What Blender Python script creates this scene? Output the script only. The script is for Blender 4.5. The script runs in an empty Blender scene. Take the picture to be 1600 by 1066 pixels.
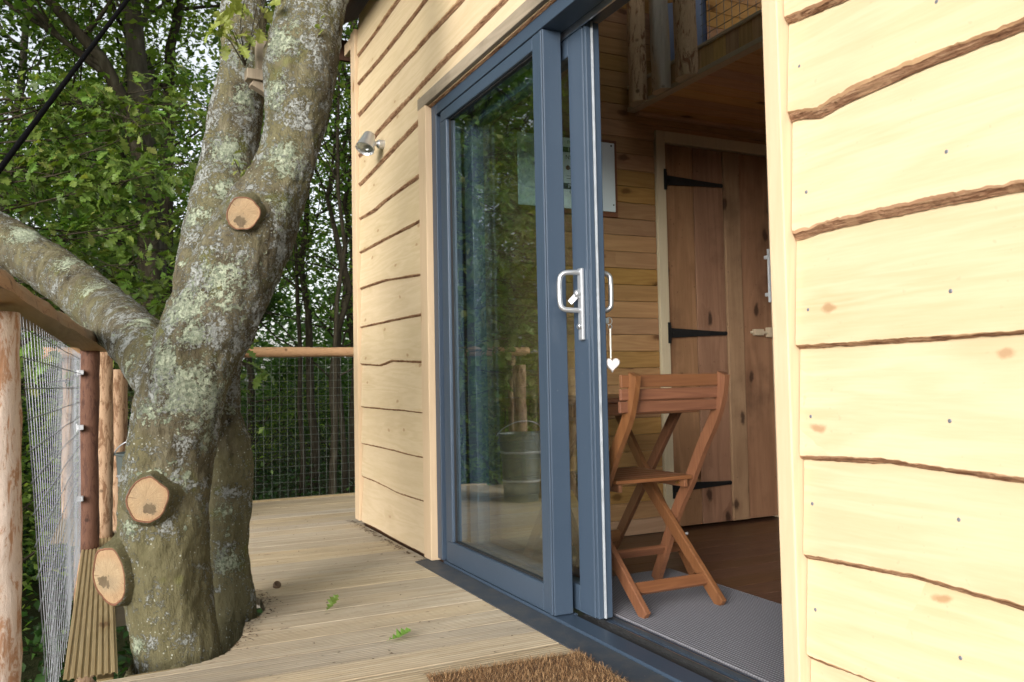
import bpy, bmesh, math, random
import numpy as np
from mathutils import Vector, Matrix, noise as mnoise

rnd = random.Random(7)
npr = np.random.RandomState(11)
S = bpy.context.scene
COL = S.collection
rad = math.radians

# ------------------------------------------------------------------ camera
cd = bpy.data.cameras.new('camera')
cam = bpy.data.objects.new('camera', cd); COL.objects.link(cam)
cd.sensor_width = 36.0; cd.lens = 36.0 * 1310 / 1600
cd.clip_start = 0.05; cd.clip_end = 1000
RR = ((0.89968094, -0.00283026, 0.43653888), (-0.43612151, -0.05002149, 0.89849645), (-0.01929335, 0.99874413, 0.04623772))
cam.matrix_world = Matrix([[r[0], r[1], -r[2], t] for r, t in zip(RR, (0, 0, 0.82))] + [[0, 0, 0, 1]])
cd.dof.use_dof = True; cd.dof.focus_distance = 2.9; cd.dof.aperture_fstop = 9
S.camera = cam

# ------------------------------------------------------------------ light
SUN_EL, SUN_TRAVEL = 16.0, 48.0      # elevation, and compass direction the light travels to (from +Y towards +X)
SKY_STRENGTH, SUN_STRENGTH, EXPOSURE = 0.15, 0.95, 1.18
w = bpy.data.worlds.new('World'); S.world = w; w.use_nodes = True
nt = w.node_tree; nt.nodes.clear()
sky = nt.nodes.new('ShaderNodeTexSky'); sky.sky_type = 'NISHITA'; sky.sun_disc = False
sky.sun_elevation = rad(SUN_EL); sky.sun_rotation = rad(SUN_TRAVEL + 180)
sky.dust_density = 3.0; sky.air_density = 1.0
hs = nt.nodes.new('ShaderNodeHueSaturation'); hs.inputs['Saturation'].default_value = 0.25
bg = nt.nodes.new('ShaderNodeBackground'); bg.inputs['Strength'].default_value = SKY_STRENGTH
wo = nt.nodes.new('ShaderNodeOutputWorld')
nt.links.new(sky.outputs[0], hs.inputs['Color']); nt.links.new(hs.outputs[0], bg.inputs['Color']); nt.links.new(bg.outputs[0], wo.inputs[0])
sl = bpy.data.lights.new('sun', 'SUN'); sl.energy = SUN_STRENGTH; sl.angle = rad(38); sl.color = (1.0, 0.94, 0.85)
sun = bpy.data.objects.new('sun', sl); COL.objects.link(sun)
a, e = rad(SUN_TRAVEL), rad(SUN_EL)
sun.rotation_euler = Vector((math.sin(a) * math.cos(e), math.cos(a) * math.cos(e), -math.sin(e))).to_track_quat('-Z', 'Y').to_euler()
sun.location = (-6, -8, 6)
S.view_settings.view_transform = 'Standard'; S.view_settings.look = 'None'
S.view_settings.exposure = EXPOSURE; S.view_settings.gamma = 1.0; S.view_settings.use_curve_mapping = False
S.render.engine = 'CYCLES'
S.cycles.use_denoising = True
S.cycles.max_bounces = 8; S.cycles.diffuse_bounces = 4; S.cycles.transparent_max_bounces = 16

# ------------------------------------------------------------------ node helpers
class NT:
    def __init__(s, name):
        s.m = bpy.data.materials.new(name); s.m.use_nodes = True
        s.t = s.m.node_tree; s.b = s.t.nodes['Principled BSDF']; s.out = s.t.nodes['Material Output']
    def n(s, typ, ins=None, **kw):
        nd = s.t.nodes.new('ShaderNode' + typ)
        for k, v in kw.items(): setattr(nd, k, v)
        for k, v in (ins or {}).items(): s.set(nd.inputs[k], v)
        return nd
    def set(s, sock, v):
        if isinstance(v, bpy.types.NodeSocket): s.t.links.new(v, sock)
        elif isinstance(v, bpy.types.Node): s.t.links.new(v.outputs[0], sock)
        else:
            if isinstance(v, tuple) and len(v) == 3 and sock.type == 'RGBA': v = (*v, 1)
            sock.default_value = v
    def math(s, op, a, b=0.0, clamp=False):
        nd = s.n('Math', operation=op, use_clamp=clamp); s.set(nd.inputs[0], a); s.set(nd.inputs[1], b); return nd.outputs[0]
    def vmath(s, op, a, b):
        nd = s.n('VectorMath', operation=op); s.set(nd.inputs[0], a); s.set(nd.inputs[1], b); return nd.outputs[0]
    def mix(s, f, a, b, mode='MIX'):
        nd = s.n('MixRGB', blend_type=mode); s.set(nd.inputs[0], f); s.set(nd.inputs[1], a); s.set(nd.inputs[2], b); return nd.outputs[0]
    def ramp(s, f, stops):
        nd = s.n('ValToRGB'); s.set(nd.inputs[0], f)
        el = nd.color_ramp.elements
        while len(el) < len(stops): el.new(0.5)
        for q, (p, c) in zip(el, stops):
            q.position = p; q.color = (*c, 1) if isinstance(c, tuple) else (c, c, c, 1)
        return nd.outputs[0]
    def smooth(s, f, lo, hi):
        nd = s.n('MapRange', interpolation_type='SMOOTHSTEP'); s.set(nd.inputs[0], f)
        nd.inputs[1].default_value = lo; nd.inputs[2].default_value = hi; return nd.outputs[0]
    def coord(s, randomise=True):
        c = s.n('TexCoord').outputs['Object']
        if randomise:
            r = s.n('ObjectInfo').outputs['Random']
            sc = s.n('VectorMath', operation='SCALE'); sc.inputs[0].default_value = (37, 53, 71); s.set(sc.inputs['Scale'], r)
            c = s.vmath('ADD', c, sc.outputs[0])
        return c
    def noise(s, vec, scale, detail=4, rough=0.55, dist=0.0, out=0):
        nd = s.n('TexNoise'); s.set(nd.inputs['Vector'], vec); nd.inputs['Scale'].default_value = scale
        nd.inputs['Detail'].default_value = detail; nd.inputs['Roughness'].default_value = rough; nd.inputs['Distortion'].default_value = dist
        return nd.outputs[out]
    def bump(s, h, strength=0.3, dist=0.01):
        nd = s.n('Bump'); s.set(nd.inputs['Height'], h); nd.inputs['Strength'].default_value = strength; nd.inputs['Distance'].default_value = dist
        s.t.links.new(nd.outputs[0], s.b.inputs['Normal']); return nd
    def fin(s, col=None, rough=None, metal=None, spec=None):
        if col is not None: s.set(s.b.inputs['Base Color'], col)
        if rough is not None: s.set(s.b.inputs['Roughness'], rough)
        if metal is not None: s.set(s.b.inputs['Metallic'], metal)
        if spec is not None: s.set(s.b.inputs['Specular IOR Level'], spec)
        return s.m

AX = {'x': 0, 'y': 1, 'z': 2}
def wood(name, light, dark, axis, knotcol=(0.12, 0.05, 0.02), var=0.25, rough=0.6, knots=0.5, kscale=5.0, ring=60.0, contrast=1.0, stain=None, spec=0.3, nrm=None, ksize=1.0):
    s = NT(name)
    c = s.coord()
    sc = [1, 1, 1]; sc[AX[axis]] = 0.07
    st = s.vmath('MULTIPLY', c, tuple(sc))
    big0 = s.noise(st, 9, 3, 0.5, 0.6)
    fine = s.noise(st, 160, 4, 0.6)
    k = s.n('TexVoronoi', feature='F1', voronoi_dimensions='2D'); nrm = nrm or {'x': 'y', 'y': 'x', 'z': 'y'}[axis]
    sx = s.n('SeparateXYZ', {0: c}); third = [q for q in 'xyz' if q not in (axis, nrm)][0]
    flat = s.n('CombineXYZ', {0: s.math('MULTIPLY', sx.outputs[AX[axis]], 0.45), 1: sx.outputs[AX[third]]}).outputs[0]
    warp = s.vmath('ADD', flat, s.vmath('MULTIPLY', s.noise(c, 18, 2, 0.5, 0, 1), (0.016, 0.03, 0)))
    s.set(k.inputs['Vector'], warp); k.inputs['Scale'].default_value = kscale
    has = s.math('GREATER_THAN', s.n('SeparateColor', {0: k.outputs['Color']}).outputs[0], 1.0 - knots)
    kn = s.math('MULTIPLY', s.math('SUBTRACT', 1.0, s.smooth(s.math('ADD', k.outputs['Distance'], s.math('MULTIPLY', s.math('SUBTRACT', s.noise(c, 120, 3, 0.7), 0.5), 0.03)), 0.008 * kscale * ksize, 0.022 * kscale * ksize)), has)
    halo = s.math('MULTIPLY', s.math('SUBTRACT', 1.0, s.smooth(k.outputs['Distance'], 0.02 * kscale, 0.05 * kscale)), has)
    big = s.math('ADD', big0, s.math('MULTIPLY', s.math('MULTIPLY', s.math('SUBTRACT', 1.0, s.smooth(k.outputs['Distance'], 0.0, 0.11 * kscale)), has), 0.10))
    rings = s.math('SINE', s.math('MULTIPLY', big, ring))
    f = s.math('ADD', s.math('MULTIPLY', rings, 0.20 * contrast), s.math('MULTIPLY', fine, 0.75 * contrast))
    f = s.math('ADD', f, s.math('MULTIPLY', halo, 0.25), True)
    col = s.mix(f, light, dark)
    col = s.mix(s.math('MULTIPLY', kn, 0.85), col, knotcol)
    oi = s.n('ObjectInfo').outputs['Random']
    h = s.n('HueSaturation'); s.set(h.inputs['Color'], col)
    r2 = s.math('FRACT', s.math('MULTIPLY', oi, 17.3))
    s.set(h.inputs['Value'], s.math('ADD', 1 - var / 2, s.math('MULTIPLY', oi, var)))
    s.set(h.inputs['Saturation'], s.math('ADD', 1 - var / 3, s.math('MULTIPLY', r2, var * 0.66)))
    s.set(h.inputs['Hue'], s.math('ADD', 0.5 - var * 0.03, s.math('MULTIPLY', r2, var * 0.06)))
    col = h.outputs[0]
    if stain:
        wn = s.noise(c, 2.2, 5, 0.6)
        col = s.mix(s.math('MULTIPLY', s.smooth(wn, 0.48, 0.72), stain[1]), col, stain[0])
        sp = s.noise(c, 55, 2, 0.5)
        col = s.mix(s.math('MULTIPLY', s.smooth(sp, 0.70, 0.76), 0.5), col, stain[0])
    s.bump(s.math('ADD', s.math('MULTIPLY', fine, 0.5), s.math('MULTIPLY', rings, 0.15)), 0.25, 0.002)
    return s.fin(col, s.math('ADD', rough - 0.08, s.math('MULTIPLY', fine, 0.16)), spec=spec)

def plain(name, colr, rough=0.5, metal=0.0, nz=0.08, scale=40, spec=0.5, bump=0.0):
    s = NT(name); c = s.coord()
    n = s.noise(c, scale, 4)
    col = s.mix(n, tuple(x * (1 - nz) for x in colr), tuple(min(1, x * (1 + nz)) for x in colr))
    if bump: s.bump(n, bump, 0.002)
    return s.fin(col, s.math('ADD', rough - 0.06, s.math('MULTIPLY', n, 0.12)), metal, spec)

def barkwood(name, peel, bark, axis='z', amount=0.5, grey=None):
    """a debarked log: patches of inner bark left on pale wood"""
    s = NT(name); c = s.coord()
    sc = [1, 1, 1]; sc[AX[axis]] = 0.25
    st = s.vmath('MULTIPLY', c, tuple(sc))
    f = s.noise(st, 34, 6, 0.75, 0.8); g = s.noise(st, 150, 5, 0.7)
    col = s.mix(s.smooth(f, 0.62 - amount * 0.25, 0.72 - amount * 0.25), peel, bark)
    col = s.mix(s.math('MULTIPLY', g, 0.5), col, tuple(x * 0.45 for x in bark))
    if grey: col = s.mix(s.math('MULTIPLY', s.smooth(s.noise(st, 9, 3), 0.42, 0.6), 0.8), col, grey)
    k = s.n('TexVoronoi', {'Vector': c, 'Scale': 9.0}); kn = s.math('SUBTRACT', 1.0, s.smooth(k.outputs['Distance'], 0.06, 0.14))
    col = s.mix(s.math('MULTIPLY', kn, 0.8), col, tuple(x * 0.35 for x in bark))
    s.bump(s.math('ADD', s.math('MULTIPLY', f, -1.0), s.math('MULTIPLY', g, 0.4)), 0.6, 0.006)
    return s.fin(col, 0.75, spec=0.2)

def leafmat(name, stops, trans=0.35, gloss=0.35):
    s = NT(name)
    g = s.n('NewGeometry')
    col = s.ramp(g.outputs['Random Per Island'], stops)
    oi = s.n('ObjectInfo').outputs['Random']
    h = s.n('HueSaturation'); s.set(h.inputs['Color'], col)
    s.set(h.inputs['Value'], s.math('ADD', 0.75, s.math('MULTIPLY', oi, 0.5)))
    s.set(h.inputs['Hue'], s.math('ADD', 0.485, s.math('MULTIPLY', oi, 0.03)))
    s.fin(h.outputs[0], 0.45, spec=gloss)
    tr = s.n('BsdfTranslucent'); s.set(tr.inputs['Color'], s.mix(1.0, h.outputs[0], (1.4, 1.5, 0.6), 'MULTIPLY'))
    mx = s.n('MixShader', {0: trans}); s.set(mx.inputs[1], s.b.outputs[0]); s.set(mx.inputs[2], tr.outputs[0])
    s.t.links.new(mx.outputs[0], s.out.inputs[0])
    return s.m

# ------------------------------------------------------------------ materials
M = {}
LARCH, LARCHD = (0.61, 0.495, 0.335), (0.50, 0.39, 0.235)
M['clad'] = wood('pale cladding wood', LARCH, LARCHD, 'y', knotcol=(0.36, 0.22, 0.12), var=0.10, knots=0.42, kscale=6.5, contrast=0.95, spec=0.2, ring=45, stain=((0.46, 0.36, 0.235), 0.22), ksize=0.5)
M['trim'] = wood('pale trim wood', (0.58, 0.445, 0.30), (0.47, 0.34, 0.21), 'z', nrm='x', knotcol=(0.32, 0.17, 0.08), var=0.12, knots=0.3, contrast=0.5)
M['trimy'] = wood('weathered trim wood', (0.33, 0.28, 0.22), (0.22, 0.18, 0.13), 'y', var=0.1, knots=0.2, stain=((0.12, 0.10, 0.08), 0.6))
def m_wane():
    s = NT('waney bark edge'); c = s.coord()
    st = s.vmath('MULTIPLY', c, (1, 0.10, 1))
    f = s.noise(st, 110, 6, 0.75, 0.5); g = s.noise(c, 11, 4, 0.65); h = s.noise(s.vmath('MULTIPLY', c, (1, 0.08, 1)), 260, 3, 0.6)
    col = s.ramp(f, [(0.30, (0.045, 0.022, 0.013)), (0.43, (0.17, 0.085, 0.047)), (0.56, (0.32, 0.185, 0.11)), (0.68, (0.48, 0.32, 0.20))])
    col = s.mix(s.math('MULTIPLY', s.smooth(g, 0.50, 0.60), 0.55), col, (0.40, 0.25, 0.145))
    col = s.mix(s.math('MULTIPLY', s.smooth(h, 0.58, 0.68), 0.6), col, (0.05, 0.025, 0.015))
    s.bump(s.math('ADD', f, s.math('MULTIPLY', h, 0.4)), 1.0, 0.008)
    return s.fin(col, 0.9, spec=0.1)
M['wane'] = m_wane()
M['cambium'] = wood('tan inner bark', (0.50, 0.33, 0.20), (0.24, 0.125, 0.07), 'y', var=0.2, knots=0.0, contrast=1.3, rough=0.8, spec=0.1, stain=((0.16, 0.08, 0.045), 0.7))
def m_deck():
    s = NT('grooved deck timber'); c = s.coord()
    st = s.vmath('MULTIPLY', c, (0.05, 1, 1))
    f = s.noise(st, 45, 6, 0.7, 0.5); b = s.noise(st, 260, 4, 0.65); g = s.noise(c, 1.5, 5, 0.6); w = s.noise(s.vmath('MULTIPLY', c, (0.3, 1, 1)), 5, 3)
    col = s.ramp(f, [(0.28, (0.27, 0.215, 0.145)), (0.46, (0.375, 0.305, 0.21)), (0.62, (0.435, 0.365, 0.265)), (0.76, (0.515, 0.445, 0.33))])
    col = s.mix(s.math('MULTIPLY', s.smooth(b, 0.54, 0.72), 0.22), col, (0.20, 0.16, 0.115))
    col = s.mix(s.math('MULTIPLY', s.smooth(g, 0.46, 0.66), 0.35), col, (0.27, 0.23, 0.17))
    col = s.mix(s.math('MULTIPLY', s.smooth(w, 0.55, 0.7), 0.35), col, (0.48, 0.37, 0.23))
    dk = s.noise(s.vmath('MULTIPLY', c, (0.22, 1, 1)), 85, 3, 0.6)
    col = s.mix(s.math('MULTIPLY', s.smooth(dk, 0.66, 0.71), 0.7), col, (0.085, 0.06, 0.04))
    oi = s.n('ObjectInfo').outputs['Random']; h = s.n('HueSaturation'); s.set(h.inputs['Color'], col)
    s.set(h.inputs['Value'], s.math('ADD', 0.9, s.math('MULTIPLY', oi, 0.2)))
    s.set(h.inputs['Saturation'], s.math('ADD', 0.8, s.math('MULTIPLY', s.math('FRACT', s.math('MULTIPLY', oi, 9.7)), 0.35)))
    s.bump(s.math('ADD', f, s.math('MULTIPLY', b, 0.6)), 0.5, 0.003)
    return s.fin(h.outputs[0], 0.75, spec=0.2)
M['deck'] = m_deck()
M['deckside'] = wood('grooved edge timber', (0.40, 0.31, 0.17), (0.27, 0.195, 0.095), 'y', nrm='z', knotcol=(0.14, 0.07, 0.03), var=0.15, knots=0.4)
M['joist'] = wood('pale joist timber', (0.70, 0.66, 0.58), (0.58, 0.53, 0.45), 'x', var=0.05, knots=0.1)
def m_alu():
    s = NT('slate blue powder coat'); c = s.coord(False)
    n = s.noise(c, 900, 2); d = s.noise(c, 5, 5, 0.65); sp = s.noise(c, 130, 2)
    col = s.mix(d, (0.034, 0.054, 0.086), (0.045, 0.069, 0.105))
    col = s.mix(s.math('MULTIPLY', s.smooth(sp, 0.74, 0.78), 0.5), col, (0.3, 0.3, 0.29))
    s.bump(n, 0.12, 0.0005)
    return s.fin(col, s.math('ADD', 0.34, s.math('MULTIPLY', d, 0.14)), spec=0.5)
M['alu'] = m_alu()
def m_sill():
    s = NT('dirty dark sill'); c = s.coord(False)
    d = s.noise(c, 14, 6, 0.7); sp = s.noise(c, 120, 3)
    col = s.mix(s.math('MULTIPLY', s.smooth(d, 0.40, 0.70), 0.35), (0.036, 0.046, 0.062), (0.12, 0.105, 0.085))
    col = s.mix(s.math('MULTIPLY', s.smooth(sp, 0.64, 0.72), 0.35), col, (0.22, 0.19, 0.14))
    return s.fin(col, 0.6)
M['sill'] = m_sill()
M['track'] = plain('black track rubber', (0.010, 0.010, 0.011), 0.75, nz=0.5, scale=200)
M['silver'] = plain('brushed aluminium', (0.62, 0.63, 0.65), 0.32, 1.0)
M['satin'] = plain('satin silver paint', (0.56, 0.58, 0.61), 0.30, 0.75)
M['steel'] = plain('galvanised steel', (0.55, 0.57, 0.60), 0.42, 0.6, nz=0.2)
M['screw'] = plain('dull screw head', (0.16, 0.17, 0.20), 0.5, 0.3, nz=0.4, scale=300)
M['wire'] = plain('galvanised wire', (0.24, 0.26, 0.29), 0.5, 0.3, nz=0.2, scale=20)
M['wire_dimmed'] = plain('green grey wire dimmed for light falloff', (0.10, 0.115, 0.10), 0.6, 0.2, nz=0.3, scale=9)  # darker than the left railing wire: falloff of light painted into the colour
M['seal'] = plain('white seal strip', (0.34, 0.37, 0.41), 0.5, nz=0.5, scale=25)
def m_glass():
    s = NT('window glass'); s.t.nodes.remove(s.b)
    tr = s.n('BsdfTransparent'); tr.inputs[0].default_value = (0.84, 0.89, 0.88, 1)
    gl = s.n('BsdfGlossy'); gl.inputs['Roughness'].default_value = 0.0; gl.inputs['Color'].default_value = (0.92, 0.97, 1, 1)
    fr = s.n('Fresnel'); fr.inputs['IOR'].default_value = 1.62
    c = s.coord(False); wv = s.noise(c, 2.6, 2, 0.4)
    bp = s.n('Bump', {'Height': wv}); bp.inputs['Strength'].default_value = 0.10; bp.inputs['Distance'].default_value = 0.012
    s.t.links.new(bp.outputs[0], gl.inputs['Normal'])
    front = s.math('SUBTRACT', 1.0, s.n('NewGeometry').outputs['Backfacing'])
    f = s.math('MULTIPLY', s.math('MULTIPLY', fr.outputs[0], front), 2.0, True)
    mx = s.n('MixShader'); s.set(mx.inputs[0], f); s.set(mx.inputs[1], tr.outputs[0]); s.set(mx.inputs[2], gl.outputs[0])
    s.t.links.new(mx.outputs[0], s.out.inputs[0]); return s.m
M['glass'] = m_glass()
M['pine'] = wood('stained interior pine', (0.37, 0.20, 0.088), (0.225, 0.110, 0.044), 'x', knotcol=(0.09, 0.035, 0.012), var=0.28, knots=0.45, kscale=6, contrast=0.9, rough=0.45)
M['piney'] = wood('ceiling pine', (0.58, 0.33, 0.17), (0.40, 0.21, 0.10), 'x', nrm='z', var=0.35, knots=0.3, rough=0.45)
M['skirt'] = wood('skirting pine', (0.50, 0.30, 0.19), (0.38, 0.21, 0.12), 'x', var=0.1, knots=0.2)
M['casing'] = wood('pale door casing', (0.52, 0.42, 0.30), (0.42, 0.32, 0.22), 'z', var=0.1, knots=0.15, contrast=0.5)
M['plank'] = wood('rough brown door plank', (0.27, 0.145, 0.084), (0.135, 0.067, 0.037), 'z', knotcol=(0.024, 0.011, 0.007), var=0.45, knots=0.7, kscale=6, rough=0.75, spec=0.15, contrast=0.8, ring=28, stain=((0.05, 0.026, 0.016), 0.55))
M['honey'] = wood('honey brown door plank', (0.31, 0.195, 0.108), (0.18, 0.10, 0.053), 'z', knotcol=(0.03, 0.014, 0.008), var=0.15, knots=0.6, kscale=5, rough=0.75, spec=0.15, contrast=0.8, ring=28, stain=((0.06, 0.032, 0.02), 0.4))
M['fascia'] = wood('loft fascia pine', (0.58, 0.37, 0.19), (0.38, 0.22, 0.10), 'z', nrm='x', var=0.4, knots=0.4)
M['floorwood'] = wood('dark red brown floorboard', (0.115, 0.055, 0.030), (0.06, 0.027, 0.015), 'x', nrm='z', var=0.3, knots=0.1, rough=0.35, spec=0.4)
M['teak'] = wood('oiled folding chair wood', (0.185, 0.082, 0.038), (0.11, 0.043, 0.019), 'z', knotcol=(0.1, 0.04, 0.02), var=0.14, knots=0.0, rough=0.38, spec=0.45, ring=90)
M['teakx'] = wood('oiled slat wood', (0.175, 0.074, 0.034), (0.10, 0.038, 0.017), 'x', var=0.14, knots=0.0, rough=0.38, spec=0.45, ring=90)
M['black'] = plain('black iron', (0.008, 0.008, 0.009), 0.5, 0.2)
M['blackcloth'] = plain('black leatherette', (0.010, 0.010, 0.012), 0.5)
M['brass'] = plain('brass', (0.55, 0.40, 0.16), 0.3, 1.0)
M['enamel'] = plain('white enamel', (0.68, 0.72, 0.78), 0.3, nz=0.04, scale=8)
M['ink'] = plain('black lettering', (0.012, 0.012, 0.014), 0.5)
M['rust'] = plain('rusty red brown', (0.16, 0.055, 0.025), 0.7)
M['blush'] = plain('faded pink print', (0.55, 0.50, 0.48), 0.5)
M['heart'] = plain('white painted clay', (0.60, 0.57, 0.57), 0.6, nz=0.12)
M['string'] = plain('white string', (0.62, 0.60, 0.55), 0.9)
M['bluecloth'] = plain('pale blue cloth', (0.30, 0.36, 0.56), 0.9)
M['whitecloth'] = plain('white card', (0.6, 0.6, 0.6), 0.8)
M['rope'] = plain('black rope', (0.004, 0.004, 0.005), 0.95, spec=0.05, nz=0.5, scale=300, bump=0.4)
M['post_pink'] = barkwood('peeled pinkish log', (0.72, 0.63, 0.57), (0.44, 0.25, 0.15), 'z', 0.62)
M['post_dark'] = barkwood('bark covered log', (0.15, 0.075, 0.05), (0.085, 0.042, 0.03), 'z', 0.5)
M['post_tan'] = barkwood('peeled tan log', (0.44, 0.30, 0.195), (0.20, 0.11, 0.06), 'z', 0.55)
M['post_loft'] = barkwood('scraped loft log', (0.66, 0.45, 0.28), (0.28, 0.135, 0.07), 'z', 0.45)
M['post_grey'] = barkwood('scraped greyish loft log', (0.58, 0.41, 0.27), (0.28, 0.16, 0.09), 'z', 0.4, grey=(0.46, 0.42, 0.38))
M['rail'] = barkwood('peeled rail log', (0.44, 0.29, 0.18), (0.25, 0.135, 0.08), 'y', 0.35, grey=(0.30, 0.22, 0.15))
M['railx'] = barkwood('peeled end rail log', (0.54, 0.33, 0.18), (0.32, 0.16, 0.08), 'x', 0.15)
M['railflat'] = wood('sawn rail underside', (0.40, 0.27, 0.12), (0.27, 0.17, 0.07), 'y', var=0.1, knots=0.2)
M['raw'] = wood('rough sawn block', (0.33, 0.275, 0.20), (0.21, 0.165, 0.11), 'z', var=0.2, knots=0.3)
M['soffit'] = wood('brown eave timber', (0.11, 0.055, 0.035), (0.07, 0.035, 0.02), 'y', var=0.2)
def m_carpet():
    s = NT('grey ribbed carpet'); c = s.coord(False)
    sep = s.n('SeparateXYZ', {0: c})
    rib = s.math('SINE', s.math('MULTIPLY', sep.outputs[0], 2 * math.pi / 0.0115))
    rib2 = s.math('SINE', s.math('MULTIPLY', sep.outputs[1], 2 * math.pi / 0.0100))
    n = s.noise(c, 420, 3)
    f = s.math('ADD', s.math('MULTIPLY', s.math('MULTIPLY', s.math('ADD', rib, 1), s.math('ADD', rib2, 1.6)), 0.2), s.math('MULTIPLY', n, 0.4), True)
    col = s.mix(f, (0.045, 0.045, 0.055), (0.36, 0.36, 0.40))
    s.bump(f, 0.8, 0.004)
    return s.fin(col, 0.95, spec=0.1)
M['carpet'] = m_carpet()
def m_coir():
    s = NT('coir'); g = s.n('NewGeometry')
    col = s.ramp(g.outputs['Random Per Island'], [(0.0, (0.11, 0.055, 0.024)), (0.5, (0.26, 0.145, 0.068)), (1.0, (0.46, 0.30, 0.16))])
    return s.fin(col, 0.8, spec=0.2)
M['coir'] = m_coir()
M['coirbase'] = plain('coir backing', (0.10, 0.055, 0.03), 0.95)

LICHEN = [(0.05, -0.14, 2.202, 0.098), (0.023, -0.12, 2.484, 0.074), (0.155, -0.12, 2.578, 0.072), (-0.048, -0.13, 2.31, 0.053), (-0.091, -0.14, 2.15, 0.044), (0.051, -0.13, 2.391, 0.049), (0.355, -0.05, 3.436, 0.068), (0.31, -0.05, 3.247, 0.054), (0.36, -0.07, 2.998, 0.062), (0.326, -0.07, 2.817, 0.049), (0.219, 0.33, 3.113, 0.064), (0.292, 0.34, 3.333, 0.05), (0.203, 0.3, 2.952, 0.048), (0.107, 0.25, 2.827, 0.056), (0.296, 0.36, 3.493, 0.04), (-0.241, 1.55, 2.645, 0.081), (-0.362, 1.85, 2.835, 0.079), (-0.59, 2.2, 3.073, 0.097), (-0.114, 0.85, 2.461, 0.059), (0.181, 0.24, 1.76, 0.033), (0.209, 0.24, 1.572, 0.042), (0.254, 0.27, 2.129, 0.033), (-0.055, -0.16, 1.941, 0.028), (0.108, -0.14, 2.041, 0.033), (-0.107, -0.1, 1.414, 0.036), (-0.145, -0.16, 1.782, 0.031)]
def m_bark():
    s = NT('lichen covered bark'); c = s.coord(False)
    sep = s.n('SeparateXYZ', {0: c}); z = s.math('ADD', sep.outputs[2], -1.4)      # height above the deck
    stz = s.vmath('MULTIPLY', c, (1, 1, 0.35))
    big = s.noise(c, 4, 4, 0.6); mid = s.noise(stz, 26, 6, 0.7, 0.3); fine = s.noise(stz, 130, 4, 0.65)
    base = s.ramp(mid, [(0.32, (0.022, 0.017, 0.011)), (0.45, (0.080, 0.067, 0.042)), (0.57, (0.125, 0.112, 0.075)), (0.70, (0.20, 0.185, 0.135))])
    olive = s.mix(fine, (0.085, 0.08, 0.035), (0.19, 0.175, 0.095))
    low = s.math('SUBTRACT', 1.0, s.smooth(z, 0.15, 0.75))
    base = s.mix(s.math('MULTIPLY', s.math('ADD', low, s.smooth(big, 0.40, 0.62), True), 0.65), base, olive)
    moss = s.math('MULTIPLY', s.smooth(s.noise(c, 6.5, 3), 0.60, 0.70), 0.55)
    base = s.mix(moss, base, (0.12, 0.13, 0.03))
    # crusty grey lichen in ragged patches and specks
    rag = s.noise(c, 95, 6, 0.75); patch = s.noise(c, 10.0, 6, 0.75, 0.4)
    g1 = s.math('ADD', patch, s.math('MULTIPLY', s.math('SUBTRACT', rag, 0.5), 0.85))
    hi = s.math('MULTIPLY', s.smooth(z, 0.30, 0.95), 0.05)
    limb = s.math('MULTIPLY', s.math('SUBTRACT', 1.0, s.smooth(sep.outputs[0], -0.32, -0.12)), -0.05)  # thins the pale lichen on the left limb, putting its shade into the colour
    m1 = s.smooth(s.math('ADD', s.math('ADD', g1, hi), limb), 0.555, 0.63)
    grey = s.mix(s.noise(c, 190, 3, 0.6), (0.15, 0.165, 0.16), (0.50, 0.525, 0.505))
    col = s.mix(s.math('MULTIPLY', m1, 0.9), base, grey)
    g2 = s.math('ADD', s.noise(s.vmath('ADD', c, (7, 3, 5)), 5.5, 5, 0.65), s.math('MULTIPLY', s.math('SUBTRACT', s.noise(c, 46, 5, 0.7), 0.5), 0.45))
    near = None
    for lx, ly, lz, lr in LICHEN:                       # where the broad mint green rosettes sit on the stems
        d = s.n('VectorMath', operation='DISTANCE'); s.set(d.inputs[0], c); d.inputs[1].default_value = (lx, ly, lz)
        q = s.math('DIVIDE', d.outputs['Value'], lr * 1.15); near = q if near is None else s.math('MINIMUM', near, q)
    ragged = s.math('ADD', s.math('MULTIPLY', s.math('SUBTRACT', s.noise(c, 20, 7, 0.78), 0.5), 3.6), s.math('MULTIPLY', s.math('SUBTRACT', s.noise(c, 80, 4, 0.75), 0.5), 2.6))
    ros = s.smooth(s.math('ADD', s.math('SUBTRACT', 1.0, near), ragged), 0.10, 0.40)
    hump = s.math('MULTIPLY', s.math('SUBTRACT', 1.0, s.smooth(s.math('ABSOLUTE', s.math('SUBTRACT', z, 0.92)), 0.1, 0.65)), 0.095)
    m2 = s.math('MAXIMUM', s.smooth(s.math('ADD', g2, hump), 0.675, 0.71), ros)
    green = s.mix(s.smooth(s.noise(c, 75, 5, 0.75), 0.3, 0.7), (0.19, 0.24, 0.165), (0.54, 0.58, 0.44))
    col = s.mix(s.math('MULTIPLY', m2, 0.95), col, green)
    vo = s.n('TexVoronoi', {'Vector': c, 'Scale': 85.0}); sz = s.n('SeparateColor', {0: vo.outputs['Color']}).outputs[0]
    dots = s.math('MULTIPLY', s.math('LESS_THAN', vo.outputs['Distance'], s.math('MULTIPLY', sz, 0.24)), s.smooth(s.noise(c, 12, 3), 0.42, 0.55))
    col = s.mix(s.math('MULTIPLY', dots, 0.8), col, (0.44, 0.46, 0.41))
    hgt = s.math('ADD', s.math('ADD', s.math('MULTIPLY', mid, 0.9), s.math('MULTIPLY', fine, 0.35)), s.math('ADD', s.math('MULTIPLY', m1, s.math('MULTIPLY', rag, 0.5)), s.math('MULTIPLY', m2, s.math('MULTIPLY', rag, 0.7))))
    s.bump(hgt, 1.0, 0.016)
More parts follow.
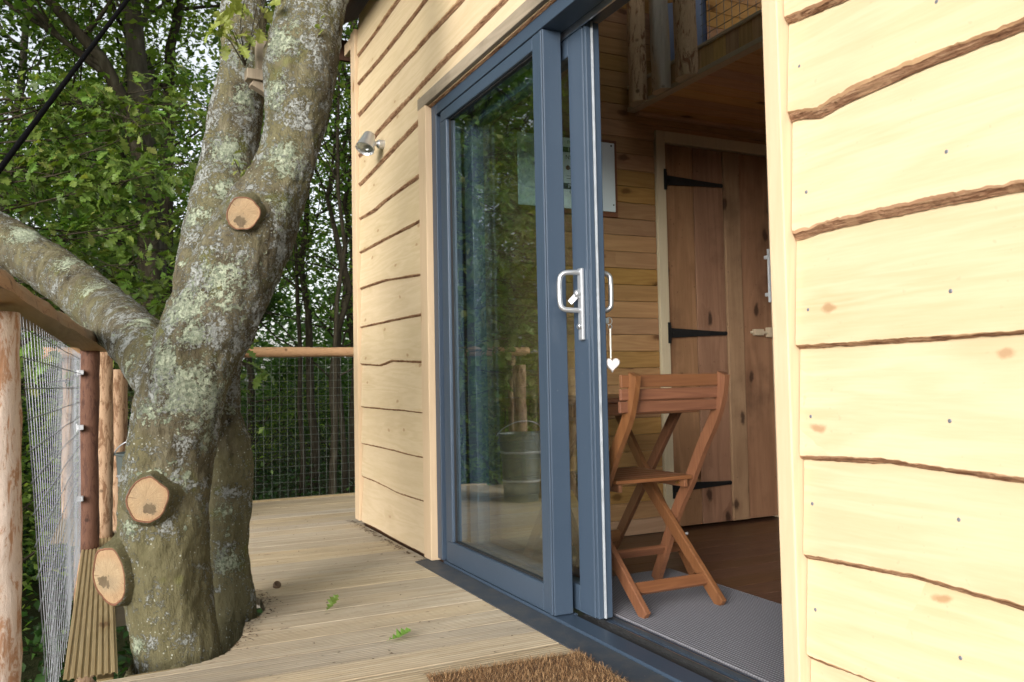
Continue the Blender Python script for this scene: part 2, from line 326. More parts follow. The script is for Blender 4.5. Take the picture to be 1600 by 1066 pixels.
    return s.fin(col, 0.88, spec=0.15)
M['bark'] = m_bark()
def m_fbark(name, c0, c1, c2):
    s = NT(name); c = s.coord()
    st = s.vmath('MULTIPLY', c, (1, 1, 0.25)); f = s.noise(st, 14, 5, 0.65)
    col = s.ramp(f, [(0.3, c0), (0.55, c1), (0.75, c2)])
    s.bump(f, 0.7, 0.02); return s.fin(col, 0.9, spec=0.1)
M['fbark'] = m_fbark('dark forest bark', (0.022, 0.018, 0.012), (0.05, 0.042, 0.028), (0.095, 0.085, 0.062))
M['fbark2'] = m_fbark('grey forest bark', (0.04, 0.035, 0.025), (0.085, 0.075, 0.055), (0.16, 0.15, 0.125))
M['oakleaf'] = leafmat('young oak leaf', [(0.0, (0.055, 0.12, 0.02)), (0.5, (0.11, 0.195, 0.036)), (0.85, (0.18, 0.26, 0.055)), (1.0, (0.27, 0.31, 0.085))], 0.35)
M['leaf'] = leafmat('forest leaf', [(0.0, (0.060, 0.115, 0.023)), (0.5, (0.13, 0.205, 0.043)), (0.9, (0.20, 0.28, 0.065)), (1.0, (0.26, 0.31, 0.09))], 0.6, 0.35)
M['leafdark'] = leafmat('dark forest leaf', [(0.0, (0.026, 0.060, 0.013)), (0.6, (0.058, 0.115, 0.023)), (1.0, (0.10, 0.165, 0.037))], 0.5)
M['twigleaf'] = leafmat('pale young leaf', [(0.0, (0.12, 0.17, 0.03)), (0.6, (0.22, 0.26, 0.06)), (1.0, (0.36, 0.36, 0.13))], 0.3)
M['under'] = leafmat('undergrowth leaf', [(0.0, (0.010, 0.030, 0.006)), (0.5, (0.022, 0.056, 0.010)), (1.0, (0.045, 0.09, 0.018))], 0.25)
def m_ground():
    s = NT('forest floor'); c = s.coord(False)
    f = s.noise(c, 0.8, 6, 0.65); g = s.noise(c, 14, 5, 0.7)
    col = s.mix(f, (0.02, 0.035, 0.01), (0.045, 0.05, 0.02)); col = s.mix(s.math('MULTIPLY', g, 0.6), col, (0.05, 0.035, 0.02))
    s.bump(g, 0.8, 0.05); return s.fin(col, 0.95, spec=0.1)
M['ground'] = m_ground()
def m_cut():
    s = NT('sawn branch end'); c = s.coord(False)          # x,y across the cut, z along the branch
    sep = s.n('SeparateXYZ', {0: c}); n1 = s.noise(c, 30, 4, 0.6)
    warp = s.math('MULTIPLY', s.math('SUBTRACT', n1, 0.5), 0.02)
    r = s.math('ADD', s.math('SQRT', s.math('ADD', s.math('POWER', s.math('ADD', sep.outputs[0], 0.006), 2.0), s.math('POWER', sep.outputs[1], 2.0))), warp)
    ring = s.math('MULTIPLY', s.math('ADD', s.math('SINE', s.math('MULTIPLY', r, 1500)), 1), 0.5)
    ang = s.math('ARCTAN2', sep.outputs[1], s.math('ADD', sep.outputs[0], 0.006))
    ray = s.smooth(s.noise(s.n('CombineXYZ', {0: s.math('MULTIPLY', ang, 6), 1: s.math('MULTIPLY', r, 12)}).outputs[0], 3, 5, 0.75), 0.35, 0.7)
    saw = s.noise(s.vmath('MULTIPLY', s.vmath('ADD', c, s.vmath('MULTIPLY', s.noise(c, 12, 2, 0.5, 0, 1), (0.01, 0.01, 0))), (420, 25, 1)), 1, 2)
    f = s.math('ADD', s.math('ADD', s.math('MULTIPLY', ring, 0.18), s.math('MULTIPLY', ray, 0.42)), s.math('MULTIPLY', s.math('SUBTRACT', saw, 0.3), 0.55), True)
    oc = s.n('ObjectInfo').outputs['Random']
    col = s.mix(f, s.mix(oc, (0.47, 0.37, 0.24), (0.50, 0.33, 0.18)), s.mix(oc, (0.23, 0.155, 0.085), (0.28, 0.14, 0.06)))
    col = s.mix(s.math('MULTIPLY', s.smooth(s.noise(c, 14, 5, 0.65), 0.45, 0.68), 0.55), col, (0.25, 0.20, 0.14))
    col = s.mix(s.math('MULTIPLY', s.smooth(r, 0.040, 0.066), 0.35), col, (0.34, 0.18, 0.09))
    oi = s.n('ObjectInfo').outputs['Random']; a = s.math('MULTIPLY', oi, 6.28)
    hx = s.math('ADD', sep.outputs[0], s.math('MULTIPLY', s.math('COSINE', a), 0.026)); hy = s.math('ADD', sep.outputs[1], s.math('MULTIPLY', s.math('SINE', a), 0.026))
    hd = s.math('ADD', s.math('SQRT', s.math('ADD', s.math('POWER', hx, 2.0), s.math('POWER', hy, 2.0))), s.math('MULTIPLY', s.math('SUBTRACT', s.noise(c, 40, 4, 0.7), 0.5), 0.07))
    col = s.mix(s.math('MULTIPLY', s.math('SUBTRACT', 1.0, s.smooth(hd, 0.015, 0.021)), 0.9), col, s.mix(n1, (0.05, 0.035, 0.022), (0.22, 0.17, 0.11)))
    crk = s.noise(s.n('CombineXYZ', {0: s.math('MULTIPLY', ang, 4), 1: s.math('MULTIPLY', r, 3)}).outputs[0], 3, 2)
    col = s.mix(s.math('MULTIPLY', s.smooth(crk, 0.66, 0.68), 0.7), col, (0.11, 0.055, 0.03))
    s.bump(s.math('SUBTRACT', n1, ray), 0.6, 0.003)
    return s.fin(col, 0.85, spec=0.1)
M['cut'] = m_cut()
M['cutbark'] = plain('red brown bark ring', (0.17, 0.075, 0.042), 0.85, nz=0.4, scale=60, bump=0.6)
M['gall'] = plain('brown acorn cup', (0.10, 0.06, 0.03), 0.7, nz=0.3)
M['bucket'] = plain('grey green bucket metal', (0.16, 0.20, 0.20), 0.4, 0.5, nz=0.2, scale=8)

# ------------------------------------------------------------------ mesh helpers
class MB:
    def __init__(s): s.v = []; s.f = []; s.mi = []
    def add(s, vs, fs, mi=0):
        o = len(s.v); s.v += [tuple(p) for p in vs]
        s.f += [tuple(o + i for i in f) for f in fs]; s.mi += ([mi] * len(fs) if isinstance(mi, int) else list(mi))
        return s
    def box(s, a, b, mi=0):
        x0, y0, z0 = a; x1, y1, z1 = b
        return s.add([(x0, y0, z0), (x1, y0, z0), (x1, y1, z0), (x0, y1, z0), (x0, y0, z1), (x1, y0, z1), (x1, y1, z1), (x0, y1, z1)],
                     [(0, 3, 2, 1), (4, 5, 6, 7), (0, 1, 5, 4), (1, 2, 6, 5), (2, 3, 7, 6), (3, 0, 4, 7)], mi)
    def bar(s, p, q, wa, wb, up=(0, 0, 1), mi=0):
        """square bar from p to q; wa across, wb along 'up'"""
        p, q = Vector(p), Vector(q); d = (q - p).normalized(); u = Vector(up); x = d.cross(u).normalized(); u = x.cross(d).normalized()
        vs = []
        for c in (p, q):
            for sx, su in ((-1, -1), (1, -1), (1, 1), (-1, 1)): vs.append(c + x * sx * wa / 2 + u * su * wb / 2)
        return s.add(vs, [(0, 1, 2, 3), (7, 6, 5, 4), (0, 4, 5, 1), (1, 5, 6, 2), (2, 6, 7, 3), (3, 7, 4, 0)], mi)
    def sweep(s, pts, wa, wb, side, mi=0):
        """flat bar bent along pts; 'side' is the constant width direction (wa), wb the other"""
        side = Vector(side).normalized(); P = [Vector(p) for p in pts]; vs = []; fs = []
        for i, p in enumerate(P):
            d = (P[min(i + 1, len(P) - 1)] - P[max(i - 1, 0)]).normalized(); n = d.cross(side).normalized()
            for a, b in ((-1, -1), (1, -1), (1, 1), (-1, 1)): vs.append(p + side * a * wa / 2 + n * b * wb / 2)
        for i in range(len(P) - 1):
            for k in range(4): fs.append((4 * i + k, 4 * i + (k + 1) % 4, 4 * i + 4 + (k + 1) % 4, 4 * i + 4 + k))
        n = 4 * (len(P) - 1); fs += [(3, 2, 1, 0), (n, n + 1, n + 2, n + 3)]
        return s.add(vs, fs, mi)
    def tube(s, pts, rads, n=8, mi=0, caps=True, jit=None, squash=None):
        P = [Vector(p) for p in pts]
        if not hasattr(rads, '__len__'): rads = [rads] * len(P)
        d0 = (P[1] - P[0]).normalized(); ref = Vector((0, 0, 1)) if abs(d0.z) < 0.9 else Vector((1, 0, 0))
        x = (ref - d0 * ref.dot(d0)).normalized(); vs = []; fs = []
        for i, p in enumerate(P):
            d = (P[min(i + 1, len(P) - 1)] - P[max(i - 1, 0)]).normalized()
            x = (x - d * x.dot(d)).normalized(); y = d.cross(x)
            for k in range(n):
                a = 2 * math.pi * k / n; o = (x * math.cos(a) + y * math.sin(a)) * rads[i]
                v = p + o
                if jit: v = v + jit(v, o)
                vs.append(v)
        for i in range(len(P) - 1):
            for k in range(n): fs.append((n * i + k, n * i + (k + 1) % n, n * i + n + (k + 1) % n, n * i + n + k))
        if caps: fs += [tuple(range(n))[::-1], tuple(n * (len(P) - 1) + k for k in range(n))]
        return s.add(vs, fs, mi)
    def lathe(s, c, ax, prof, n=24, mi=0):
        """profile of (radius, height) about axis ax through c"""
        ax = Vector(ax).normalized(); ref = Vector((0, 0, 1)) if abs(ax.z) < 0.9 else Vector((1, 0, 0)); x = (ref - ax * ref.dot(ax)).normalized(); y = ax.cross(x)
        vs = []; fs = []; c = Vector(c)
        for r, h in prof:
            for k in range(n):
                a = 2 * math.pi * k / n; vs.append(c + ax * h + (x * math.cos(a) + y * math.sin(a)) * max(r, 1e-5))
        for i in range(len(prof) - 1):
            for k in range(n): fs.append((n * i + k, n * i + (k + 1) % n, n * i + n + (k + 1) % n, n * i + n + k))
        return s.add(vs, fs, mi)
    def build(s, name, mats, parent=None, smooth=False, bevel=0.0, seg=2):
        me = bpy.data.meshes.new(name); off = Vector((0, 0, 0)); q = parent
        while q is not None: off += q.location; q = q.parent
        me.from_pydata([(x - off.x, y - off.y, z - off.z) for x, y, z in s.v], [], s.f)
        for m in (mats if isinstance(mats, (list, tuple)) else [mats]): me.materials.append(M[m])
        me.polygons.foreach_set('material_index', s.mi)
        if smooth: me.polygons.foreach_set('use_smooth', [True] * len(s.f))
        me.update()
        o = bpy.data.objects.new(name, me); COL.objects.link(o); o.parent = parent
        if bevel:
            b = o.modifiers.new('bevel', 'BEVEL'); b.width = bevel; b.segments = seg; b.limit_method = 'ANGLE'; b.angle_limit = rad(35)
        return o
def boxo(name, a, b, mat, parent=None, bevel=0.002): return MB().box(a, b).build(name, mat, parent, bevel=bevel)
def tag(o, label, cat, group=None, kind=None):
    o['label'] = label; o['category'] = cat
    if group: o['group'] = group
    if kind: o['kind'] = kind
    return o
def thing(name, label, cat, loc=(0, 0, 0), group=None, kind=None):
    o = bpy.data.objects.new(name, None); COL.objects.link(o); o.location = loc; o.empty_display_size = 0.1
    return tag(o, label, cat, group, kind)
def struct(name, loc=(0, 0, 0)):
    o = bpy.data.objects.new(name, None); COL.objects.link(o); o.location = loc; o['kind'] = 'structure'; return o
def fastmesh(name, V, F, mat, parent=None, smooth=False):
    """V (n,3) array, F (m,k) array of equal polygons"""
    off = np.zeros(3); q = parent
    while q is not None: off += np.array(q.location); q = q.parent
    V = np.asarray(V, dtype=np.float32) - off.astype(np.float32); F = np.asarray(F, dtype=np.int32); m, k = F.shape
    me = bpy.data.meshes.new(name)
    me.vertices.add(len(V)); me.vertices.foreach_set('co', V.ravel())
    me.loops.add(m * k); me.loops.foreach_set('vertex_index', F.ravel())
    me.polygons.add(m); me.polygons.foreach_set('loop_start', np.arange(0, m * k, k, dtype=np.int32))
    if smooth: me.polygons.foreach_set('use_smooth', np.ones(m, dtype=bool))
    me.materials.append(M[mat]); me.update(calc_edges=True)
    o = bpy.data.objects.new(name, me); COL.objects.link(o); o.parent = parent; return o
def lerp_pts(tab, x):
    """piecewise-linear y(x) for a table sorted by x"""
    if x <= tab[0][0]: return tab[0][1]
    for (x0, y0), (x1, y1) in zip(tab, tab[1:]):
        if x <= x1: return y0 + (y1 - y0) * (x - x0) / (x1 - x0)
    return tab[-1][1]
def spline(pts, n):
    """Catmull-Rom through rows of numbers (any length)"""
    P = [np.array(p, float) for p in pts]; P = [2 * P[0] - P[1]] + P + [2 * P[-1] - P[-2]]; out = []
    for i in range(1, len(P) - 2):
        for k in range(n):
            t = k / n; a, b, c, d = P[i - 1:i + 3]
            out.append(0.5 * (2 * b + (c - a) * t + (2 * a - 5 * b + 4 * c - d) * t * t + (3 * b - a - 3 * c + d) * t ** 3))
    out.append(P[-2]); return out
def nz(x, y, z): return mnoise.noise(Vector((x, y, z)))

# ------------------------------------------------------------------ ground
GZ = -1.4
g = bmesh.new(); bmesh.ops.create_grid(g, x_segments=90, y_segments=90, size=220)
for v in g.verts:
    d = math.hypot(v.co.x, v.co.y); v.co.z = GZ + 0.35 * nz(v.co.x * 0.08, v.co.y * 0.08, 3) * min(1, d / 8) + max(0, d - 30) * 0.012
me = bpy.data.meshes.new('ground'); g.to_mesh(me); g.free(); me.materials.append(M['ground'])
ground = bpy.data.objects.new('ground', me); COL.objects.link(ground); ground['kind'] = 'structure'

# ------------------------------------------------------------------ deck
deck = struct('deck')
HOLE = [(2.66, 0.16), (2.68, 0.235), (2.70, 0.285), (2.74, 0.335), (2.82, 0.375), (2.90, 0.405), (3.0, 0.425), (3.06, 0.44), (3.10, 0.49), (3.2, 0.53), (3.35, 0.54), (3.5, 0.50), (3.62, 0.43), (3.72, 0.30), (3.80, 0.05)]
BW, GAP = 0.143, 0.006
y = -0.95; bi = 0
while y < 6.08:
    m = MB(); ng = 9; prof = []
    for k in range(ng):
        u0 = y + BW * k / ng; p = BW / ng
        prof += [(u0 + p * 0.06, 0.0), (u0 + p * 0.60, 0.0), (u0 + p * 0.70, -0.0017), (u0 + p * 0.94, -0.0017)]
    prof = [(y, -0.004)] + prof + [(y + BW, -0.004)]
    dz = rnd.uniform(-0.0012, 0.0012)
    xr = 1.345 if y < 4.86 else 2.75
    def xl(yy):
        if yy < 2.66 or yy > 3.80: return -0.16 if yy < 2.70 else 0.05
        return lerp_pts(HOLE, yy)
    for (ya, za), (yb, zb) in zip(prof, prof[1:]):
        inh = 2.67 < ya and yb < 3.79
        x0, x1 = (xl(ya), xl(yb)) if inh else (xl((ya + yb) / 2),) * 2
        if inh and za < -.001: x0 += .002; x1 += .002
        m.add([(x0, ya, za + dz), (xr, ya, za + dz), (xr, yb, zb + dz), (x1, yb, zb + dz), (x0, ya, -0.028), (x1, yb, -0.028)], [(0, 1, 2, 3), (0, 3, 5, 4)])
    x0 = xl(y + BW / 2)
    x0 = xl(y)
    m.add([(x0, y, -0.004), (xr, y, -0.004), (xr, y, -0.028), (x0, y, -0.028)], [(0, 3, 2, 1)])
    x0 = xl(y + BW)
    m.add([(x0, y + BW, -0.004), (xr, y + BW, -0.004), (xr, y + BW, -0.028), (x0, y + BW, -0.028)], [(0, 1, 2, 3)])
    m.add([(xl(y), y, -0.028), (xr, y, -0.028), (xr, y + BW, -0.028), (xl(y + BW), y + BW, -0.028)], [(0, 1, 2, 3)])
    m.build('deck_board', 'deck', deck); y += BW + GAP; bi += 1
# boards laid along the left edge, outside the tree opening
for x0, x1, y0, y1 in ((-0.105, 0.036, 2.725, 6.05), (-0.26, -0.110, 5.1, 6.05)):
    m = MB(); ng = 8; p = (x1 - x0) / ng; prof = [(x0, -0.004)]
    for k in range(ng): prof += [(x0 + p * (k + 0.06), -0.001), (x0 + p * (k + 0.55), -0.001), (x0 + p * (k + 0.66), -0.0055), (x0 + p * (k + 0.96), -0.0055)]
    prof.append((x1, -0.004))
    for (a, za), (b, zb) in zip(prof, prof[1:]): m.add([(a, y0, za), (b, y0, zb), (b, y1, zb), (a, y1, za)], [(0, 1, 2, 3)])
    m.add([(x1, y0, -0.004), (x1, y1, -0.004), (x1, y1, -0.03), (x1, y0, -0.03)], [(0, 1, 2, 3)])
    m.build('edge_board', 'deckside', deck)
boxo('joist', (0.042, 3.83, -0.155), (1.3, 3.875, -0.040), 'joist', deck)
boxo('joist', (0.06, 2.735, -0.17), (1.3, 2.775, -0.032), 'deckside', deck)
boxo('joist', (-0.02, 2.78, -0.17), (0.025, 6.0, -0.032), 'deckside', deck)
boxo('joist', (-0.2, 6.0, -0.17), (2.7, 6.045, -0.032), 'deckside', deck)
boxo('end_strip', (0.05, 6.085, -0.05), (2.75, 6.125, 0.012), 'deckside', deck)
for x, yy in ((-0.1, 5.9), (1.2, 5.9), (-0.1, 1.0), (2.5, 5.9)): MB().tube([(x, yy, GZ - 0.2), (x, yy, -0.17)], 0.07, 12).build('support_post', 'post_tan', deck, smooth=True)

# ------------------------------------------------------------------ cabin shell
W0 = 1.36
cabin = thing('cabin', 'timber cabin clad in pale waney edge boards, its door facing the deck', 'cabin', (W0, 2.0, 0))
LE = [[(4.675, 2.757), (4.022, 2.772)], [(4.709, 2.587), (4.306, 2.582), (3.618, 2.601)], [(4.717, 2.396), (3.944, 2.415), (3.187, 2.418)],
      [(4.7, 2.15), (4.429, 2.188), (3.334, 2.231), (2.767, 2.24), (1.5, 2.235)], [(4.761, 1.979), (3.676, 2.06)], [(4.769, 1.78), (4.5, 1.772), (4.338, 1.785), (3.687, 1.798)], [(4.791, 1.579), (3.696, 1.581)],
      [(4.786, 1.367), (4.3, 1.36), (3.708, 1.32)], [(4.754, 1.14), (3.707, 1.133)], [(4.776, 0.921), (4.421, 0.906), (4.215, 0.925), (3.707, 0.908)], [(4.786, 0.676), (3.7, 0.669)],
      [(4.808, 0.463), (3.7, 0.459)], [(4.802, 0.271), (4.6, 0.269), (4.4, 0.261), (4.095, 0.248), (3.709, 0.257)], [(4.8, 0.012), (3.7, 0.010)]]
RE = [[(1.36, 1.858), (0.8, 1.85)], [(1.36, 1.593), (1.208, 1.579), (0.9, 1.57)], [(1.347, 1.371), (1.279, 1.356), (1.202, 1.366), (1.038, 1.375), (0.835, 1.376)], [(1.341, 1.111), (1.247, 1.117), (1.024, 1.116), (0.847, 1.112)],
      [(1.35, 0.876), (0.859, 0.878)], [(1.358, 0.638), (1.143, 0.646), (0.87, 0.635)], [(1.362, 0.427), (1.096, 0.437), (0.88, 0.425)], [(1.374, 0.215), (1.217, 0.217), (0.8, 0.21)], [(1.36, 0.025), (0.8, 0.03)]]
SCREWS = [(1.33, 1.486), (0.988, 1.211), (1.321, 1.209), (0.992, 0.962), (1.327, 0.957), (1.005, 0.732), (1.331, 0.73), (0.998, 0.559), (1.338, 0.545), (1.339, 0.323), (1.005, 0.318), (0.997, 1.488)]
for yy, zz in list(SCREWS): SCREWS.append((yy - 0.62 + rnd.uniform(-.02, .02), zz + rnd.uniform(-.01, .01)))
def edge_fn(tab, seed, amp):
    t = sorted(tab)
    return lambda yy: lerp_pts(t, yy) + amp * nz(yy * 2.1, seed * 7.7, 0) + amp * 0.25 * nz(yy * 17, seed * 3.3, 5) + amp * 0.18 * nz(yy * 60, seed * 1.3, 15)
def clad(y0, y1, lo, hi, seed, wane, screws=()):
    """one waney board: lo(y) its lower edge, hi(y) where it slides under the next"""
    m = MB(); n = max(8, int((y1 - y0) / 0.007)); rows = []
    for i in range(n + 1):
        yy = y0 + (y1 - y0) * i / n; zl, zh = lo(yy), hi(yy) + 0.035
        th = wane * 0.8 * (1.0 + 0.45 * nz(yy * 3, seed, 9) + 0.20 * nz(yy * 40, seed, 2) + 0.12 * nz(yy * 120, seed, 12)); th = max(0.004, th)
        j = lambda a, q: a * (0.55 * nz(yy * 22, seed * 1.7, q) + 0.45 * nz(yy * 130, seed * 1.1, q) + 0.5 * max(0, nz(yy * 45, seed, q * 3) - .3))
        cup = 0.0015 * nz(yy * 2, seed, 21)
        rows.append([(W0 + 0.010, yy, zl + 0.006), (W0 - 0.006 + j(.002, 1), yy, zl + j(.003, 2)), (W0 - 0.0105 + j(.0025, 3), yy, zl + th * (0.42 + .2 * nz(yy * 9, seed, 44)) + j(.003, 4)),
                     (W0 - 0.0140 + j(.0012, 5), yy, zl + th * (0.74 + .2 * nz(yy * 13, seed, 54)) + j(.003, 6)), (W0 - 0.016 + cup, yy, zl + th + j(.0016, 7)), (W0 - 0.016 + cup, yy, zl + th + 0.01),
                     (W0 - 0.009 + cup, yy, (zl + zh) / 2), (W0 - 0.001, yy, zh), (W0 + 0.012, yy, zh)])
    k = len(rows[0]); vs = [p for r in rows for p in r]; fs = []; mi = []
    for i in range(n):
        for q in range(k - 1): fs.append((i * k + q, i * k + q + 1, i * k + k + q + 1, i * k + k + q)); mi.append(1 if q < 3 else 2 if q == 3 else 0)
    fs += [tuple(range(k))[::-1], tuple(n * k + q for q in range(k))]; mi += [0, 0]
    m.add(vs, fs, mi); b = m.build('cladding_board', ['clad', 'wane', 'cambium'], cabin)
    for sy, sz in screws:
        t = (sz - lo(sy)) / max(0.05, hi(sy) - lo(sy)); xs = W0 - 0.0155 + 0.015 * max(0, min(1, t)) - 0.0015
        MB().lathe((xs, sy, sz), (-1, 0, 0), [(0.0001, 0.0015), (0.0028, 0.0018), (0.0042, 0.0005), (0.0042, -0.004)], 10).build('screw', 'screw', b)
def course(tabs, y0f, y1f, top, seed0, wl):
    fns = [edge_fn(t, seed0 + i, 0.0040) for i, t in enumerate(tabs)]
    for i, f in enumerate(fns):
        hi = fns[i - 1] if i else (lambda yy: top)
        y0, y1 = y0f(i), y1f(i)
        sc = [q for q in SCREWS if y0 < q[0] < y1 and f(q[0]) < q[1] < hi(q[0])] if y1 < 1.5 else []
        clad(y0, y1, f, hi, seed0 + i, wl[i % len(wl)] if isinstance(wl, list) else wl, sc)
course(LE, lambda i: -0.9 if i < 4 else 3.704, lambda i: 4.806, 2.98, 10, [.020, .020, .024, .026, .024, .018, .014, .014, .012, .013, .010, .012, .014, .008])
clad(-0.9, 3.7035, lambda yy: 2.085, edge_fn(LE[3], 13, 0.0040), 60, .008)
course(RE, lambda i: -0.9, lambda i: 1.362, 2.20, 40, [.02, .020, .026, .026, .010, .013, .013, .012, .01])
boxo('corner_board', (W0 - 0.030, 4.810, 0.02), (W0 + 0.02, 4.900, 2.93), 'trim', cabin, 0.003)
boxo('door_trim', (W0 - 0.034, 3.604, 0.012), (W0 + 0.012, 3.700, 2.145), 'trim', cabin, 0.003)
boxo('door_trim', (W0 - 0.034, 1.366, 0.012), (W0 + 0.012, 1.413, 2.145), 'trim', cabin, 0.003)
boxo('head_trim', (W0 - 0.036, 1.366, 2.096), (W0 + 0.012, 3.702, 2.150), 'trimy', cabin, 0.003)
# carcass behind the boards, roof and the hidden sides
boxo('wall', (W0 + 0.014, -0.9, -0.03), (W0 + 0.09, 1.365, 3.0), 'soffit', cabin, 0)
boxo('wall', (W0 + 0.014, 3.606, -0.03), (W0 + 0.09, 4.89, 3.0), 'soffit', cabin, 0)
boxo('wall', (W0 + 0.014, 1.366, 2.10), (W0 + 0.09, 3.605, 3.0), 'soffit', cabin, 0)
boxo('wall', (W0 + 0.091, 4.80, -0.03), (5.1, 4.89, 3.4), 'trim', cabin, 0)
boxo('wall', (5.0, -0.9, -0.03), (5.1, 4.79, 3.4), 'pine', cabin, 0)
for a_, b_ in (((W0 + .091, -.9, -.03), (1.9, -.82, 3.4)), ((4.6, -.9, -.03), (4.99, -.82, 3.4)), ((1.901, -.9, -.03), (4.599, -.82, .5)), ((1.901, -.9, 3.1), (4.599, -.82, 3.4))): boxo('wall', a_, b_, 'pine', cabin, 0)
fill_gable = boxo('fill_window', (1.902, -.885, .502), (4.598, -.845, .56), 'alu', cabin, 0.003)  # unseen gable window, added to fill the interior with daylight
for a_, b_ in (((1.902, -.885, 3.04), (4.598, -.845, 3.098)), ((1.902, -.885, .561), (1.96, -.845, 3.039)), ((4.54, -.885, .561), (4.598, -.845, 3.039)), ((3.22, -.885, .561), (3.28, -.845, 3.039))): boxo('frame', a_, b_, 'alu', fill_gable, 0.003)
for a_, b_ in ((1.961, 3.219), (3.281, 4.539)): boxo('pane', (a_, -.868, .562), (b_, -.862, 3.038), 'glass', fill_gable, 0)
def slope(xa, xb, ya, yb):
    z0 = lambda x: 2.945 + (x - 1.06) * 1.255 / 2.24 if x <= 3.3 else 4.2 - (x - 3.3) * 1.255 / 2.1
    return MB().add([(xa, ya, z0(xa)), (xb, ya, z0(xb)), (xb, yb, z0(xb)), (xa, yb, z0(xa)), (xa, ya, z0(xa) + .1), (xb, ya, z0(xb) + .1), (xb, yb, z0(xb) + .1), (xa, yb, z0(xa) + .1)],
                    [(0, 3, 2, 1), (4, 5, 6, 7), (0, 1, 5, 4), (1, 2, 6, 5), (2, 3, 7, 6), (3, 0, 4, 7)])
for q in ((1.06, 1.6, -1.2, 5.2), (2.35, 3.3, -1.2, 5.2), (1.6, 2.35, -1.2, 0.3), (1.6, 2.35, 3.3, 5.2), (3.3001, 5.4, -1.2, 5.2)): slope(*q).build('roof', 'soffit', cabin)
fill_roof = slope(1.6, 1.64, 0.302, 3.298).build('fill_roof_window', 'alu', cabin)  # unseen roof window, added to bring light onto the loft posts
for q in ((2.31, 2.35, 0.302, 3.298), (1.641, 2.309, 0.302, 0.342), (1.641, 2.309, 3.258, 3.298)): slope(*q).build('frame', 'alu', fill_roof)
pz = lambda x: 3.0 + (x - 1.06) * 1.255 / 2.24
MB().add([(1.641, 0.343, pz(1.641)), (2.309, 0.343, pz(2.309)), (2.309, 3.257, pz(2.309)), (1.641, 3.257, pz(1.641))], [(0, 1, 2, 3)]).build('pane', 'glass', fill_roof)
boxo('beam_end', (W0 - 0.035, 4.903, 2.835), (W0 + 0.03, 5.02, 2.905), 'trim', cabin, 0.003)
boxo('barge_board', (1.2, 5.14, 2.86), (1.45, 5.17, 2.99), 'soffit', cabin, 0.003)

# ------------------------------------------------------------------ interior
floor = struct('floor')
y = -0.8; 
k = 0
while k < 44:
    yy = -0.8 + k * 0.128
    if yy > 4.7: break
    boxo('floor_board', (1.535, yy, 0.0), (4.99, yy + 0.1265, 0.022 + rnd.uniform(-.0006, .0006)), 'floorwood', floor, 0.0015); k += 1
carpet = tag(MB().box((1.54, -0.2, 0.0225), (2.10, 2.877, 0.030)).build('floor_mat', 'carpet', bevel=0.002), 'grey ribbed mat on the cabin floor just inside the sliding door', 'floor mat')

PW = 3.60
part = thing('partition_wall', 'honey brown horizontal boarded inner wall around the plank door', 'wall', (2.6, PW, 0))
zz = 0.100; BH = 0.0855; i = 0
while zz < 3.6:
    segs = [(1.455, 2.605), (3.402, 4.99)] if zz < 2.06 else [(1.455, 4.99)]
    if zz < 2.06 < zz + BH: segs = [(1.455, 2.605), (3.402, 4.99)]
    for a_, b_ in segs:
        t = MB(); h = min(BH, 5)
        t.box((a_, PW, zz), (b_, PW + 0.02, zz + BH - 0.0012)); t.build('wall_board', 'pine', part, bevel=0.0035)
    zz += BH; i += 1
boxo('wall_backing', (1.455, PW + 0.021, 0.0), (2.6, PW + 0.05, 3.7), 'soffit', part, 0)
boxo('wall_backing', (3.41, PW + 0.021, 0.0), (4.99, PW + 0.05, 3.7), 'soffit', part, 0)
boxo('wall_backing', (2.601, PW + 0.021, 2.125), (3.409, PW + 0.05, 3.7), 'soffit', part, 0)
boxo('skirting', (1.54, PW - 0.014, 0.024), (2.605, PW + 0.018, 0.099), 'skirt', part, 0.003)
boxo('skirting', (3.402, PW - 0.014, 0.024), (4.99, PW + 0.018, 0.099), 'skirt', part, 0.003)
boxo('door_casing', (2.608, PW - 0.016, 0.024), (2.664, PW + 0.05, 2.122), 'casing', part, 0.003)
boxo('door_casing', (3.384, PW - 0.016, 0.024), (3.400, PW + 0.05, 2.122), 'casing', part, 0.003)
boxo('door_casing', (2.6645, PW - 0.016, 2.062), (3.3835, PW + 0.05, 2.122), 'casing', part, 0.003)
idoor = bpy.data.objects.new('plank_door', None); COL.objects.link(idoor); idoor.parent = part
PX = [(2.667, 2.857, .004), (2.860, 3.057, .002), (3.060, 3.170, -.007), (3.173, 3.381, .003)]
for x0, x1, dy in PX: boxo('plank', (x0, PW + dy, 0.036), (x1, PW + 0.03, 2.058), 'honey' if x0 == 3.060 else 'plank', idoor, 0.004)
